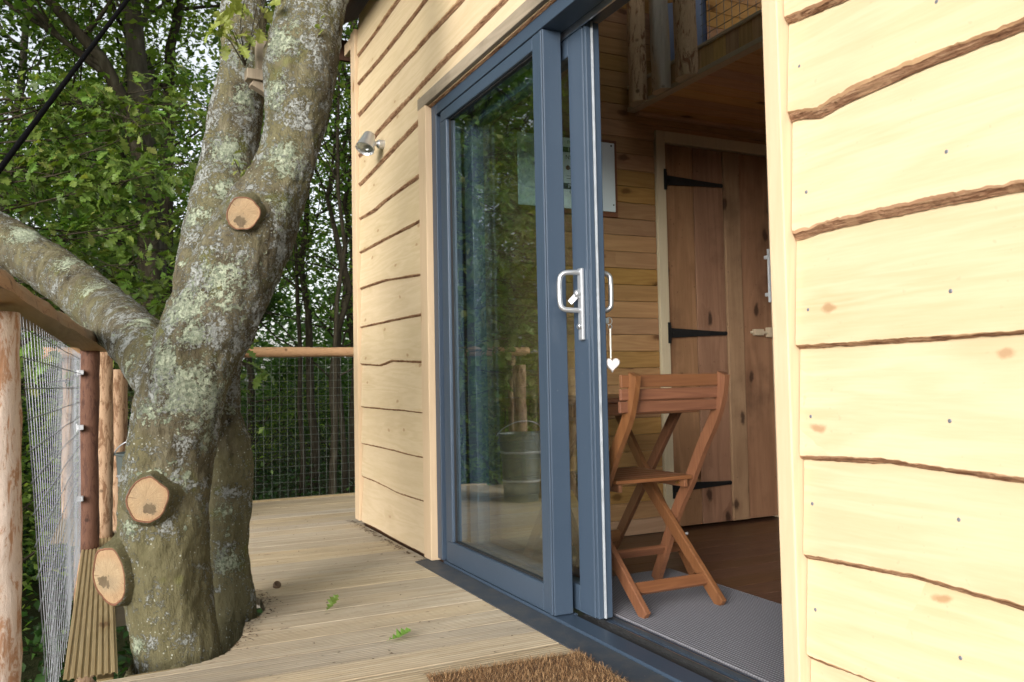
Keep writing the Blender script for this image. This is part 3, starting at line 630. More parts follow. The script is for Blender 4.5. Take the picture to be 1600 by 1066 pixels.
for hz in (1.862, 1.05, 0.243):
    t = MB(); n = 10; vs = []; fs = []
    pr = [(2.668, .026), (2.72, .024), (2.9, .015), (3.02, .010), (3.046, .011), (3.052, .004)]
    for x, h_ in pr:
        for s_ in (-1, 1):
            for yy in (PW - 0.006, PW - 0.001): vs.append((x, yy - 0.002, hz + s_ * h_))
    for q in range(len(pr) - 1):
        o_ = q * 4; fs += [(o_, o_ + 4, o_ + 6, o_ + 2), (o_ + 1, o_ + 3, o_ + 7, o_ + 5), (o_, o_ + 1, o_ + 5, o_ + 4), (o_ + 2, o_ + 6, o_ + 7, o_ + 3)]
    fs += [(0, 2, 3, 1)]
    t.add(vs, fs); t.box((2.650, PW - 0.0205, hz - 0.055), (2.667, PW - 0.0165, hz + 0.055))
    t.tube([(2.668, PW - 0.012, hz - 0.04), (2.668, PW - 0.012, hz + 0.04)], 0.006, 8)
    for x in (2.69, 2.80, 2.93, 3.03): t.lathe((x, PW - 0.008, hz), (0, -1, 0), [(0.0055, 0), (0.004, 0.003), (0.0001, 0.004)], 8)
    t.build('hinge', 'black', idoor)
t = MB(); t.box((3.235, PW - 0.022, 1.040), (3.300, PW + .002, 1.075)); t.box((3.215, PW - 0.018, 1.050), (3.36, PW - .004, 1.064)); t.box((3.330, PW - 0.026, 1.030), (3.379, PW + .002, 1.085)); t.box((3.386, PW - 0.036, 1.030), (3.398, PW - 0.0165, 1.085))
t.build('latch', 'casing', idoor, bevel=0.003)
t = MB(); t.box((3.335, PW - 0.034, 1.225), (3.352, PW - 0.024, 1.525))
for z_ in (1.27, 1.48): t.box((3.337, PW - 0.0245, z_ - .01), (3.350, PW + .004, z_ + .01))
t.build('handle', 'enamel', idoor, bevel=0.003)

# enamel sign, seen past and through the door glass
sign = thing('wall_sign', 'white enamel sign with black number bands on the boarded inner wall', 'sign', (2.07, PW, 1.66))
boxo('plate', (1.790, PW - 0.018, 1.665), (2.345, PW - 0.011, 2.020), 'enamel', sign, 0.003)
t = MB(); t.box((1.784, PW - 0.0105, 1.640), (2.362, PW - 0.001, 1.664)); t.box((2.3455, PW - 0.0105, 1.664), (2.362, PW - 0.001, 2.03)); t.box((1.784, PW - 0.0105, 2.021), (2.362, PW - 0.001, 2.036)); t.build('backing_frame', 'rust', sign, bevel=0.002)
YF = PW - 0.0185
boxo('number_band', (1.99, YF - .001, 1.946), (2.17, YF + .001, 1.972), 'ink', sign, 0); boxo('number_band', (1.99, YF - .001, 1.760), (2.17, YF + .001, 1.790), 'ink', sign, 0)
def text(body, x, z, size, mat, parent, name='lettering'):
    cu = bpy.data.curves.new(name, 'FONT'); cu.body = body; cu.size = size; cu.extrude = 0.0006; cu.align_x = 'CENTER'; cu.align_y = 'CENTER'
    cu.materials.append(M[mat]); tmp = bpy.data.objects.new(name, cu); COL.objects.link(tmp)
    bpy.context.view_layer.update(); me = bpy.data.meshes.new_from_object(tmp.evaluated_get(bpy.context.evaluated_depsgraph_get()))
    bpy.data.objects.remove(tmp); me.name = name; o = bpy.data.objects.new(name, me); COL.objects.link(o)
    off = Vector((0, 0, 0)); q = parent
    while q is not None: off += q.location; q = q.parent
    o.parent = parent; o.location = Vector((x, YF - 0.0022, z)) - off; o.rotation_euler = (rad(90), 0, 0); return o
text('nd', 2.083, 2.000, 0.034, 'ink', sign)
text('1  2', 2.088, 1.959, 0.028, 'enamel', sign)
text('NS', 2.072, 1.920, 0.030, 'ink', sign)
text('P  8', 2.088, 1.775, 0.028, 'enamel', sign)
text('1', 2.076, 1.745, 0.026, 'ink', sign)
t = MB(); t.bar((2.06, YF, 1.873), (2.115, YF, 1.852), 0.002, 0.006, (0, 1, 0)); t.build('pointer', 'ink', sign)
t = MB(); t.lathe((2.068, YF + .001, 1.868), (0, -1, 0), [(0.012, 0), (0.012, 0.003), (0.0001, 0.003)], 14); t.build('pointer_hub', 'rust', sign)
t = MB(); t.box((2.06, YF - .0008, 1.813), (2.115, YF + .0005, 1.815)); t.box((2.06, YF - .0008, 1.826), (2.085, YF + .0005, 1.828)); t.build('rule_line', 'ink', sign)
boxo('faded_print', (1.825, YF - 0.001, 1.918), (1.862, YF + .0005, 1.972), 'blush', sign, 0)
for fx, fz, fr_ in ((1.886, 1.872, .010), (2.325, 2.005, .005), (2.332, 1.70, .004)): MB().lathe((fx, YF + .001, fz), (0, -1, 0), [(fr_, 0), (fr_, .002), (.0001, .003)], 12).build('fixing', 'ink', sign)

# loft platform
LX = 2.44
loft = thing('sleeping_loft', 'wooden sleeping platform with log posts and mesh guard above the plank door', 'loft', (LX, 3.0, 2.2))
t = MB()
yy = 3.595; q = 0
while yy > -0.8:
    boxo('ceiling_board', (LX + 0.05, yy - 0.094, 2.205), (4.98, yy, 2.222), 'piney', loft, 0.003); yy -= 0.0955
boxo('edge_trim', (LX - 0.002, -0.8, 2.198), (LX + 0.046, 3.595, 2.222), 'casing', loft, 0.003)
boxo('wall_trim', (LX + 0.05, 3.565, 2.186), (4.98, 3.598, 2.2035), 'skirt', loft, 0.003)
boxo('platform', (LX + 0.026, -0.8, 2.2235), (4.98, 3.595, 2.315), 'soffit', loft, 0)
yy = 3.594
while yy > -0.7:
    boxo('fascia_board', (LX + 0.006, yy - 0.083, 2.2235), (LX + 0.025, yy, 2.318), 'fascia', loft, 0.003); yy -= 0.0845
boxo('cap_strip', (LX - 0.002, -0.8, 2.3185), (LX + 0.04, 3.595, 2.334), 'casing', loft, 0.003)
for py, pm, pr in ((3.478, 'post_loft', 0.062), (3.285, 'post_grey', 0.060), (3.085, 'post_loft', 0.068)):
    t = MB(); n = 14; vs = []; fs = []; rows = 34
    for r in range(rows):
        z_ = 2.203 + r * 0.04
        for k in range(n + 1):
            a_ = math.pi * k / n; rr = pr * (1 + 0.10 * nz(k * .5, z_ * 3, py * 9) + 0.05 * nz(k * 1.3, z_ * 14, py))
            vs.append((LX - 0.004 - math.sin(a_) * rr * 0.85, py + math.cos(a_) * rr + 0.012 * nz(z_ * 1.5, py, 4), z_))
    for r in range(rows - 1):
        for k in range(n): fs.append((r * (n + 1) + k, r * (n + 1) + k + 1, (r + 1) * (n + 1) + k + 1, (r + 1) * (n + 1) + k))
        fs.append((r * (n + 1), (r + 1) * (n + 1), (r + 1) * (n + 1) + n, r * (n + 1) + n))
    mi = [0] * len(fs) + [1]; fs.append(tuple(range(n + 1)))
    t.add(vs, fs, mi); t.build('log_post', [pm, 'casing'], loft, smooth=False)
t = MB()
for k in range(40):
    yk = 2.99 - k * 0.05
    t.tube([(LX + 0.01, yk, 2.335), (LX + 0.01, yk, 3.1)], 0.0016, 5)
for k in range(14): t.tube([(LX + 0.008, 0.99, 2.37 + k * 0.05), (LX + 0.008, 3.0, 2.37 + k * 0.05)], 0.0016, 5)
t.build('wire_mesh', 'wire', loft)
t = MB(); 
for k in range(2):
    vs = []; fs = []; y0, y1 = ((3.78 - .4, 3.86 - .4), (3.16, 3.235))[k]; n = 12
    y0, y1 = (3.20, 3.59) if k == 0 else (2.8, 3.2)
    for i in range(n + 1):
        yq = y0 + (y1 - y0) * i / n; x_ = 2.62 + 0.02 * math.sin(i * 2.1) 
        vs += [(x_, yq, 2.318), (x_ + .01, yq, 2.75), (x_ + .03, yq, 2.318), (x_ + .03, yq, 2.75)]
    for i in range(n): fs += [(4 * i, 4 * i + 4, 4 * i + 5, 4 * i + 1), (4 * i + 2, 4 * i + 3, 4 * i + 7, 4 * i + 6), (4 * i + 1, 4 * i + 5, 4 * i + 7, 4 * i + 3)]
    if k == 0: t.add(vs, fs)
tag(t.build('blanket', 'bluecloth', None, smooth=True), 'pale blue cloth hanging on the loft behind the log posts', 'blanket')
t = MB(); t.box((2.72, 3.05, 2.3155), (2.86, 3.19, 2.46)); bx = t.build('storage_box', 'whitecloth', None, bevel=0.004); tag(bx, 'small white box with a dark print behind the loft mesh', 'box')
t = MB(); t.box((2.717, 3.09, 2.36), (2.7195, 3.14, 2.41)); t.build('print', 'ink', bx)

# folding table
table = thing('folding_table', 'brown wooden folding table with crossed legs behind the chair', 'table', (1.85, 3.1, 0.03))
for k in range(8): boxo('table_slat', (1.56, 2.76 + k * 0.087, 0.722), (2.215, 2.76 + k * 0.087 + 0.080, 0.742), 'teakx', table, 0.003)
t = MB(); t.box((1.60, 2.775, 0.672), (2.20, 2.795, 0.7215)); t.box((1.60, 3.41, 0.672), (2.20, 3.43, 0.7215)); t.box((1.60, 2.796, 0.680), (1.62, 3.409, 0.7215)); t.box((2.18, 2.796, 0.680), (2.20, 3.409, 0.7215)); t.build('apron', 'teakx', table, bevel=0.002)
for x in (1.66, 2.115):
    MB().sweep([(x, 3.30, 0.715), (x, 2.73, 0.031)], 0.022, 0.045, (1, 0, 0)).build('leg', 'teak', table, bevel=0.003)
    MB().sweep([(x + 0.024, 2.82, 0.715), (x + 0.024, 3.36, 0.031)], 0.022, 0.045, (1, 0, 0)).build('leg', 'teak', table, bevel=0.003)
MB().bar((1.672, 3.29, 0.10), (2.127, 3.29, 0.10), 0.022, 0.05).build('stretcher', 'teakx', table, bevel=0.003)
MB().bar((1.65, 2.80, 0.13), (2.10, 2.80, 0.13), 0.022, 0.03).build('stretcher', 'teakx', table, bevel=0.003)

# folding chair
chair = thing('folding_chair', 'oiled wooden folding chair standing on the grey mat inside the door', 'chair', (1.76, 2.5, 0.03))
AP = [(2.748, .031), (2.605, .31), (2.52, .435), (2.445, .56), (2.385, .645), (2.350, .705), (2.328, .765), (2.316, .822), (2.314, .830)]
for x in (1.572, 1.943):
    MB().sweep([(x, p[0], p[1]) for p in spline(AP, 4)], 0.020, 0.044, (1, 0, 0)).build('back_upright', 'teak', chair, bevel=0.006, seg=3)
for x in (1.600, 1.915):
    MB().sweep([(x, 2.325, .031), (x, 2.80, .447)], 0.022, 0.046, (1, 0, 0)).build('leg', 'teak', chair, bevel=0.004)
for z0, z1, yo in ((.702, .740, 0), (.744, .782, -.006), (.786, .829, -.010)):
    MB().bar((1.532, 2.352 + yo, (z0 + z1) / 2), (1.972, 2.352 + yo, (z0 + z1) / 2), 0.014, z1 - z0).build('back_slat', 'teakx', chair, bevel=0.003)
for k in range(7):
    y0 = 2.485 + k * 0.054
    boxo('seat_slat', (1.600, y0, 0.447), (1.928, y0 + 0.049, 0.461), 'teakx', chair, 0.003)
for x in (1.612, 1.895): boxo('seat_rail', (x, 2.49, 0.418), (x + 0.016, 2.86, 0.4465), 'teak', chair, 0.003)
MB().bar((1.60, 2.405, 0.105), (1.915, 2.405, 0.105), 0.016, 0.042, (0, 0.7, 0.7)).build('stretcher', 'teakx', chair, bevel=0.003)
MB().bar((1.572, 2.68, 0.16), (1.943, 2.68, 0.16), 0.016, 0.035, (0, -0.5, 0.8)).build('stretcher', 'teakx', chair, bevel=0.003)
t = MB(); t.tube([(1.885, 2.525, .432), (1.965, 2.525, .432)], 0.005, 8); t.lathe((1.966, 2.525, .432), (1, 0, 0), [(.009, 0), (.009, .004), (.0001, .006)], 10); t.build('pivot_bolt', 'brass', chair)
for x in (1.585, 1.93): MB().tube([(x - .022, 2.5548, .2365), (x + .022, 2.5548, .2365)], 0.005, 8).build('pivot_pin', 'steel', chair)

# dark armchair whose edge shows beside the door jamb
arm = thing('armchair', 'black padded chair half hidden by the right hand door jamb', 'armchair', (3.2, 2.9, 0.022))
for nm, a_, b_ in (('backrest', (2.90, 2.96, 0.30), (3.45, 3.06, 0.66)), ('seat', (2.92, 2.48, 0.28), (3.43, 2.955, 0.42)), ('armrest', (2.86, 2.50, 0.20), (2.915, 3.0, 0.56)), ('armrest', (3.435, 2.50, 0.20), (3.49, 3.0, 0.56))):
    boxo(nm, a_, b_, 'blackcloth', arm, 0.03).modifiers[0].segments = 4
for x in (2.90, 3.45):
    for y_ in (2.53, 3.02): MB().tube([(x, y_, 0.022), (x, y_, 0.29)], 0.016, 10).build('leg', 'black', arm)

# ------------------------------------------------------------------ sliding glass door
sd = thing('sliding_door', 'slate blue sliding glass door standing half open', 'door', (1.40, 2.5, 0))
AL = 'alu'
t = MB(); t.box((W0 - 0.004, 3.545, 0.022), (1.525, 3.602, 2.094)); t.box((1.375, 3.500, 0.022), (1.44, 3.5445, 2.03)); t.build('outer_jamb', AL, sd, bevel=0.003)
t = MB(); t.box((1.46, 1.414, 0.022), (1.525, 1.44, 2.094)); t.build('outer_jamb', AL, sd, bevel=0.003)
t = MB(); t.box((W0 - 0.004, 1.414, 2.036), (1.525, 3.5445, 2.094)); t.build('head', AL, sd, bevel=0.003)
t = MB(); t.box((1.443, 1.4405, 2.012), (1.449, 3.49, 2.0355)); t.build('head_track', 'silver', sd)
# fixed panel
t = MB(); t.box((W0, 3.430, 0.118), (1.433, 3.499, 1.985)); t.build('fixed_stile', AL, sd, bevel=0.004)
t = MB(); t.box((W0, 2.512, 0.024), (1.433, 2.592, 2.035)); t.box((W0 - 0.007, 2.514, 0.026), (W0 - 0.0003, 2.534, 2.03)); t.build('fixed_stile', AL, sd, bevel=0.004)
t = MB(); t.box((W0 + .001, 2.5925, 0.024), (1.433, 3.499, 0.1175)); t.build('fixed_rail', AL, sd, bevel=0.004)
t = MB(); t.box((W0 + .001, 2.5925, 1.986), (1.433, 3.499, 2.035)); t.build('fixed_rail', AL, sd, bevel=0.004)
t = MB(); t.box((1.383, 2.590, 0.112), (1.389, 3.432, 1.988)); t.build('fixed_pane', 'glass', sd)
t = MB()
for a_, b_ in (((1.374, 2.593, .1185), (1.3825, 3.4295, .123)), ((1.374, 2.593, 1.980), (1.3825, 3.4295, 1.985)), ((1.374, 3.425, .1235), (1.3825, 3.4295, 1.9795)), ((1.374, 2.593, .1235), (1.3825, 2.597, 1.9795))): t.box(a_, b_)
t.build('gasket', 'track', sd)
# sliding sash, pushed back behind the fixed panel
t = MB(); t.box((1.452, 2.402, 0.030), (1.480, 2.500, 2.030)); t.box((1.456, 2.386, 0.030), (1.478, 2.4015, 2.030)); t.box((1.4845, 2.386, 0.030), (1.512, 2.500, 2.030)); t.build('sash_stile', AL, sd, bevel=0.004)
t = MB(); t.box((1.4785, 2.382, 0.032), (1.4842, 2.398, 2.028)); t.box((1.4795, 2.379, 0.032), (1.4825, 2.3815, 2.028)); t.build('seal_strip', 'seal', sd)
t = MB(); t.box((1.453, 2.5005, 0.030), (1.511, 3.36, 0.118)); t.build('sash_rail', AL, sd, bevel=0.004)
t = MB(); t.box((1.453, 2.5005, 1.945), (1.511, 3.36, 2.030)); t.build('sash_rail', AL, sd, bevel=0.004)
t = MB(); t.box((1.453, 3.3605, 0.030), (1.511, 3.45, 2.030)); t.build('sash_stile', AL, sd, bevel=0.004)
t = MB(); t.box((1.478, 2.4985, 0.113), (1.484, 3.362, 1.948)); t.build('sash_pane', 'glass', sd)
# handle outside: long back plate with a bent D grip and a thumb turn
t = MB(); t.box((1.438, 2.420, 0.948), (1.4515, 2.447, 1.192)); h_ = t.build('handle', 'satin', sd, bevel=0.004)
t = MB(); G = [(1.440, 2.434, 1.178), (1.415, 2.440, 1.178), (1.392, 2.447, 1.176), (1.378, 2.452, 1.165), (1.374, 2.454, 1.145), (1.374, 2.455, 1.115), (1.374, 2.454, 1.085), (1.378, 2.452, 1.062), (1.392, 2.447, 1.052), (1.415, 2.440, 1.050), (1.440, 2.434, 1.050)]
t.tube([tuple(p) for p in spline(G, 4)], 0.0088, 14); t.build('grip', 'satin', h_, smooth=True)
t = MB(); t.bar((1.437, 2.440, 1.105), (1.412, 2.455, 1.075), 0.014, 0.020); t.lathe((1.438, 2.436, 1.105), (-1, 0.2, 0), [(0.014, -.004), (0.014, .012), (0.010, .016), (0.0001, .017)], 16); t.build('thumb_turn', 'satin', h_, bevel=0.003)
t = MB(); t.lathe((1.438, 2.433, 0.995), (-1, 0, 0), [(0.010, -.002), (0.010, .007), (0.008, .009), (0.0001, .009)], 16); t.build('key_cylinder', 'silver', h_, smooth=False)
t = MB(); t.box((1.5125, 2.428, 0.985), (1.521, 2.455, 1.195)); hi_ = t.build('handle', 'black', sd, bevel=0.004)
t = MB(); G2 = [(1.518, 2.44, 1.18), (1.540, 2.435, 1.18), (1.556, 2.43, 1.170), (1.560, 2.428, 1.15), (1.560, 2.428, 1.08), (1.556, 2.43, 1.060), (1.540, 2.435, 1.050), (1.518, 2.44, 1.050)]
t.tube([tuple(p) for p in spline(G2, 4)], 0.0088, 12); t.build('grip', 'satin', hi_, smooth=True)
# threshold
t = MB(); t.box((W0 + .001, 1.414, 0.0005), (1.434, 3.5445, 0.0215)); t.box((1.434, 2.513, .0005), (1.4505, 3.5445, .0215)); t.build('threshold', AL, sd, bevel=0.002)
t = MB(); t.box((1.4345, 1.414, 0.0005), (1.4755, 2.512, 0.014)); t.build('track_groove', 'track', sd)
t = MB(); t.box((1.4760, 1.414, 0.0005), (1.4795, 3.40, 0.026)); t.box((1.5130, 1.414, 0.0005), (1.5160, 3.40, 0.030)); t.build('track_rail', 'silver', sd)
t = MB(); t.box((1.4800, 1.414, 0.0005), (1.5125, 3.40, 0.018)); t.box((1.5165, 1.414, 0.0005), (1.534, 3.545, 0.026)); t.build('threshold', AL, sd)
t = MB(); t.add([(1.270, 1.2, 0.0045), (W0 - .001, 1.2, 0.012), (W0 - .001, 3.665, 0.012), (1.270, 3.665, 0.0045), (1.270, 1.2, 0.001), (1.270, 3.665, 0.001), (W0 - .001, 1.2, .001), (W0 - .001, 3.665, .001)], [(0, 1, 2, 3), (0, 3, 5, 4), (0, 4, 6, 1), (3, 2, 7, 5)]).build('sill', 'sill', sd)

# heart charm hanging from the key
charm = thing('heart_charm', 'white clay heart on a string hanging from the door key', 'heart charm', (1.536, 2.40, 0.83))
t = MB(); pts = [(1.532 + .012 * math.cos(a_), 2.40, 1.012 + .012 * math.sin(a_)) for a_ in np.linspace(0, 2 * math.pi, 17)]; t.tube(pts, 0.0015, 6, caps=False)
pts = [(1.536 + .007 * math.cos(a_), 2.40, .993 + .007 * math.sin(a_)) for a_ in np.linspace(0, 2 * math.pi, 13)]; t.tube(pts, 0.0015, 6, caps=False); t.box((1.5125, 2.398, 1.005), (1.530, 2.402, 1.022)); t.build('key_ring', 'silver', charm)
t = MB(); t.tube([(1.536, 2.40, .986), (1.537, 2.401, .93), (1.536, 2.40, .886)], 0.0028, 7); t.tube([(1.538, 2.40, .986), (1.534, 2.399, .94), (1.537, 2.40, .886)], 0.0022, 7); t.build('string', 'string', charm)
out = []
for k in range(40):
    a_ = 2 * math.pi * k / 40; X = 16 * math.sin(a_) ** 3; Z = 13 * math.cos(a_) - 5 * math.cos(2 * a_) - 2 * math.cos(3 * a_) - math.cos(4 * a_)
    out.append((X * 0.00165, Z * 0.00165))
t = MB(); vs = []; fs = []; L5 = [(-.013, .80), (-.009, .96), (0, 1.0), (.009, .96), (.013, .80)]
for d_, s_ in L5:
    for X, Z in out: vs.append((1.540 + X * s_ * .94 + d_ * .34, 2.40 - X * s_ * .34 + d_ * .94, .866 + Z * s_))
n = 40
for r in range(4):
    for k in range(n): fs.append((r * n + k, r * n + (k + 1) % n, (r + 1) * n + (k + 1) % n, (r + 1) * n + k))
fs += [tuple(range(n))[::-1], tuple(4 * n + k for k in range(n))]
t.add(vs, fs); t.build('heart', 'heart', charm, smooth=False)

# doormat
mat_ = thing('doormat', 'brown coir doormat on the deck in front of the open door', 'doormat', (1.05, 1.7, 0))
MX0, MX1, MY0, MY1 = 0.80, 1.262, 1.35, 2.185
rotm = rad(-3.5)
def mrot(x, y_):
    cx, cy = 1.262, 2.2; dx, dy = x - cx, y_ - cy
    return cx + dx * math.cos(rotm) - dy * math.sin(rotm), cy + dx * math.sin(rotm) + dy * math.cos(rotm)
t = MB(); cs = [mrot(*p) for p in ((MX0, MY0), (MX1, MY0), (MX1, MY1), (MX0, MY1))]
t.add([(x, y_, 0.002) for x, y_ in cs] + [(x, y_, 0.012) for x, y_ in cs], [(4, 5, 6, 7), (0, 1, 5, 4), (1, 2, 6, 5), (2, 3, 7, 6), (3, 0, 4, 7)]).build('backing', 'coirbase', mat_)
N = 42000
px = npr.uniform(MX0 - .004, MX1 + .004, N); py = MY1 + .006 - (MY1 - MY0) * npr.uniform(0, 1, N)
cx, cy = 1.262, 2.2; bx_ = cx + (px - cx) * math.cos(rotm) - (py - cy) * math.sin(rotm); by_ = cy + (px - cx) * math.sin(rotm) + (py - cy) * math.cos(rotm)
B0 = np.stack([bx_, by_, npr.uniform(.006, .014, N)], 1); ang = npr.uniform(0, 6.283, N); ln = npr.uniform(.008, .020, N); el = npr.uniform(-.1, 1.1, N)
D = np.stack([np.cos(ang) * np.cos(el), np.sin(ang) * np.cos(el), np.sin(el)], 1) * ln[:, None]; sd_ = np.stack([-np.sin(ang), np.cos(ang), 0 * ang], 1) * .0006
V = np.concatenate([B0 - sd_, B0 + sd_, B0 + D + sd_ * .5, B0 + D - sd_ * .5], 1).reshape(-1, 3); F = np.arange(4 * N).reshape(N, 4)
fb = fastmesh('bristles', V, F, 'coir', mat_); fb['kind'] = 'stuff'

# wall lamp
lamp = thing('wall_spotlight', 'silver cone spotlight fixed to the cladding left of the glass door', 'wall lamp', (W0 - 0.02, 4.31, 2.10))
t = MB(); t.lathe((W0 - 0.020, 4.31, 2.10), (-1, 0, 0), [(.0001, .026), (.020, .026), (.024, .022), (.024, 0), (.024, -.03)], 24); t.build('base', 'satin', lamp, smooth=False)
t = MB(); t.tube([(W0 - 0.04, 4.31, 2.10), (W0 - 0.085, 4.325, 2.106)], 0.012, 14); t.build('arm', 'satin', lamp, smooth=True)
ax = Vector((-0.36, -0.30, -0.88)).normalized(); hc = Vector((W0 - 0.085, 4.325, 2.150)) 
t = MB(); t.lathe(hc, ax, [(.0001, -.002), (.026, -.002), (.031, .004), (.034, .02), (.050, .092), (.052, .100), (.049, .1015), (.046, .096), (.043, .085)], 32); hd = t.build('lamp_head', 'satin', lamp, smooth=True)
hd.modifiers.new('es', 'EDGE_SPLIT').split_angle = rad(40)
t = MB(); t.lathe(hc, ax, [(.0455, .088), (.030, .084), (.029, .083), (.024, .070), (.0001, .066)], 28); t.build('reflector', 'silver', hd, smooth=True)
t = MB(); t.lathe(hc, ax, [(.045, .0895), (.0001, .0905)], 28); t.build('lens', 'glass', hd)

# ------------------------------------------------------------------ the tree through the deck
tree = thing('oak_tree', 'thick lichen covered tree growing up through the deck with sawn branch ends', 'tree', (0.2, 3.0, GZ))
def jit_factory(seed, amp):
    def jit(v, o):
        q = v * 1.0
        s_ = 0.55 * mnoise.noise(Vector((q.x * 9, q.y * 9, q.z * 5 + seed))) + 0.30 * mnoise.noise(Vector((q.x * 24, q.y * 24, q.z * 12 + seed))) + 0.26 * mnoise.noise(Vector((q.x * 62, q.y * 62, q.z * 26))) + 0.14 * mnoise.noise(Vector((q.x * 150, q.y * 150, q.z * 90)))
        return o.normalized() * (amp * s_)
    return jit
def stem(name, tab, n, seed, amp=0.02, ring=44, parent=None, mat='bark'):
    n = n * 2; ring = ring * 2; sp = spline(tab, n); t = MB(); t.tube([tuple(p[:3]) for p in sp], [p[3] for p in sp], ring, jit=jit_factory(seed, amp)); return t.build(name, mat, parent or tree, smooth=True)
TA = [(.30, 2.98, -1.75, .26), (.26, 2.97, -1.0, .19), (.232, 2.955, -.45, .145), (.224, 2.95, -.1, .134), (.186, 2.955, .15, .130), (.172, 2.96, .33, .140), (.180, 2.965, .52, .134), (.212, 2.97, .72, .136), (.275, 2.985, .92, .142), (.350, 3.0, 1.10, .148),
      (.425, 3.01, 1.27, .150), (.500, 3.02, 1.42, .130), (.565, 3.02, 1.57, .104), (.600, 3.02, 1.70, .100), (.622, 3.02, 1.84, .118), (.640, 3.03, 1.98, .130), (.668, 3.05, 2.12, .126), (.715, 3.08, 2.28, .115), (.79, 3.12, 2.5, .105), (.90, 3.2, 2.9, .09), (.98, 3.3, 3.5, .075), (.95, 3.4, 4.4, .055), (.8, 3.5, 5.4, .03)]
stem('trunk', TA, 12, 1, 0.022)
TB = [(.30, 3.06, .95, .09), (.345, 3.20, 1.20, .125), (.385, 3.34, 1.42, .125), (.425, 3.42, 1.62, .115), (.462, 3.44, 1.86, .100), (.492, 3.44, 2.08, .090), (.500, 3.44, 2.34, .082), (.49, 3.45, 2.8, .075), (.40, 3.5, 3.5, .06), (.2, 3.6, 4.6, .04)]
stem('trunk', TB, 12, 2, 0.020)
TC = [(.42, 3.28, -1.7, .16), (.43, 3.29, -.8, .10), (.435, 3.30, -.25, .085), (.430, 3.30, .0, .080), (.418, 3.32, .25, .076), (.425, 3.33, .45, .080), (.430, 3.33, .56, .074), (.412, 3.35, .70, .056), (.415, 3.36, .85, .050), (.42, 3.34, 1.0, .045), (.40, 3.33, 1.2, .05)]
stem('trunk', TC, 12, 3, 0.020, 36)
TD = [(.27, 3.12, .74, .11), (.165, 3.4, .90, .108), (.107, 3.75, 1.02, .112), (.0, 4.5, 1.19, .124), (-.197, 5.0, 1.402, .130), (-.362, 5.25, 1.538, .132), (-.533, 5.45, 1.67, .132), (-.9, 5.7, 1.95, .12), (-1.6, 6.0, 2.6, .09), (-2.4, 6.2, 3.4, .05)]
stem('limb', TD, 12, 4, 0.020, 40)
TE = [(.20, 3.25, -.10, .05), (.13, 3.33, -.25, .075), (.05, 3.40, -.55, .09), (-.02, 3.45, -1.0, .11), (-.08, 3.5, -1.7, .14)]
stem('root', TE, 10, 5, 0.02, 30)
# branch scar on the right side and three sawn branch ends
def sawn(c, nrm, rx, ry, depth, roll=0.0, back=0.10, flare=1.25):
    nrm = Vector(nrm).normalized(); up = Vector((0, 0, 1)); x = up.cross(nrm).normalized(); y_ = nrm.cross(x)
    x, y_ = x * math.cos(roll) + y_ * math.sin(roll), y_ * math.cos(roll) - x * math.sin(roll)
    rot = Matrix((x, y_, nrm)).transposed().to_4x4()
    h = bpy.data.objects.new('sawn_branch', None)
    def ringpts(fr, z_, k=40, seed=0):
        return [((rx * fr) * math.cos(2 * math.pi * i / k) * (1 + .14 * nz(math.cos(2 * math.pi * i / k) * 1.5, math.sin(2 * math.pi * i / k) * 1.5, c[2] * 5) + .03 * nz(i * 1.7, 0, c[2])), (ry * fr) * math.sin(2 * math.pi * i / k) * (1 + .14 * nz(math.cos(2 * math.pi * i / k) * 1.5, math.sin(2 * math.pi * i / k) * 1.5, c[2] * 5) + .03 * nz(i * 1.7, 0, c[2])), z_) for i in range(k)]
    k = 40; vs = []; prof = [(flare * 1.25, -back, 0), (1.22, -back * .5, 0), (1.07, -.012, 0), (1.03, -.004, 0), (1.0, 0.0, 1), (.95, .0012, 1), (.925, -.0015, 2), (.6, -.001, 2), (.3, .0005, 2), (.02, 0, 2)]
    for fr, z_, _ in prof: vs += ringpts(fr, z_)
    fs = []; mi = []
    for r in range(len(prof) - 1):
        for i in range(k): fs.append((r * k + i, r * k + (i + 1) % k, (r + 1) * k + (i + 1) % k, (r + 1) * k + i)); mi.append(prof[r][2] if r < 6 else 2)
    me = bpy.data.meshes.new('sawn_branch'); me.from_pydata(vs, [], fs)
    for q in ('bark', 'cutbark', 'cut'): me.materials.append(M[q])
    me.polygons.foreach_set('material_index', mi); me.polygons.foreach_set('use_smooth', [True] * len(fs)); me.update()
    o = bpy.data.objects.new('sawn_branch', me); COL.objects.link(o); o.parent = tree
    o.matrix_local = Matrix.Translation(Vector(c) - tree.location) @ rot
    o.modifiers.new('es', 'EDGE_SPLIT').split_angle = rad(50)
    return o
sawn((.408, 2.845, 1.385), (-.20, -.93, -.12), .051, .058, .03, rad(-35), .09)
sawn((.118, 2.800, .478), (-.30, -.95, .10), .060, .067, .03, 0, .08)
sawn((.012, 2.875, .245), (-.62, -.78, -.05), .057, .090, .03, rad(8), .14)

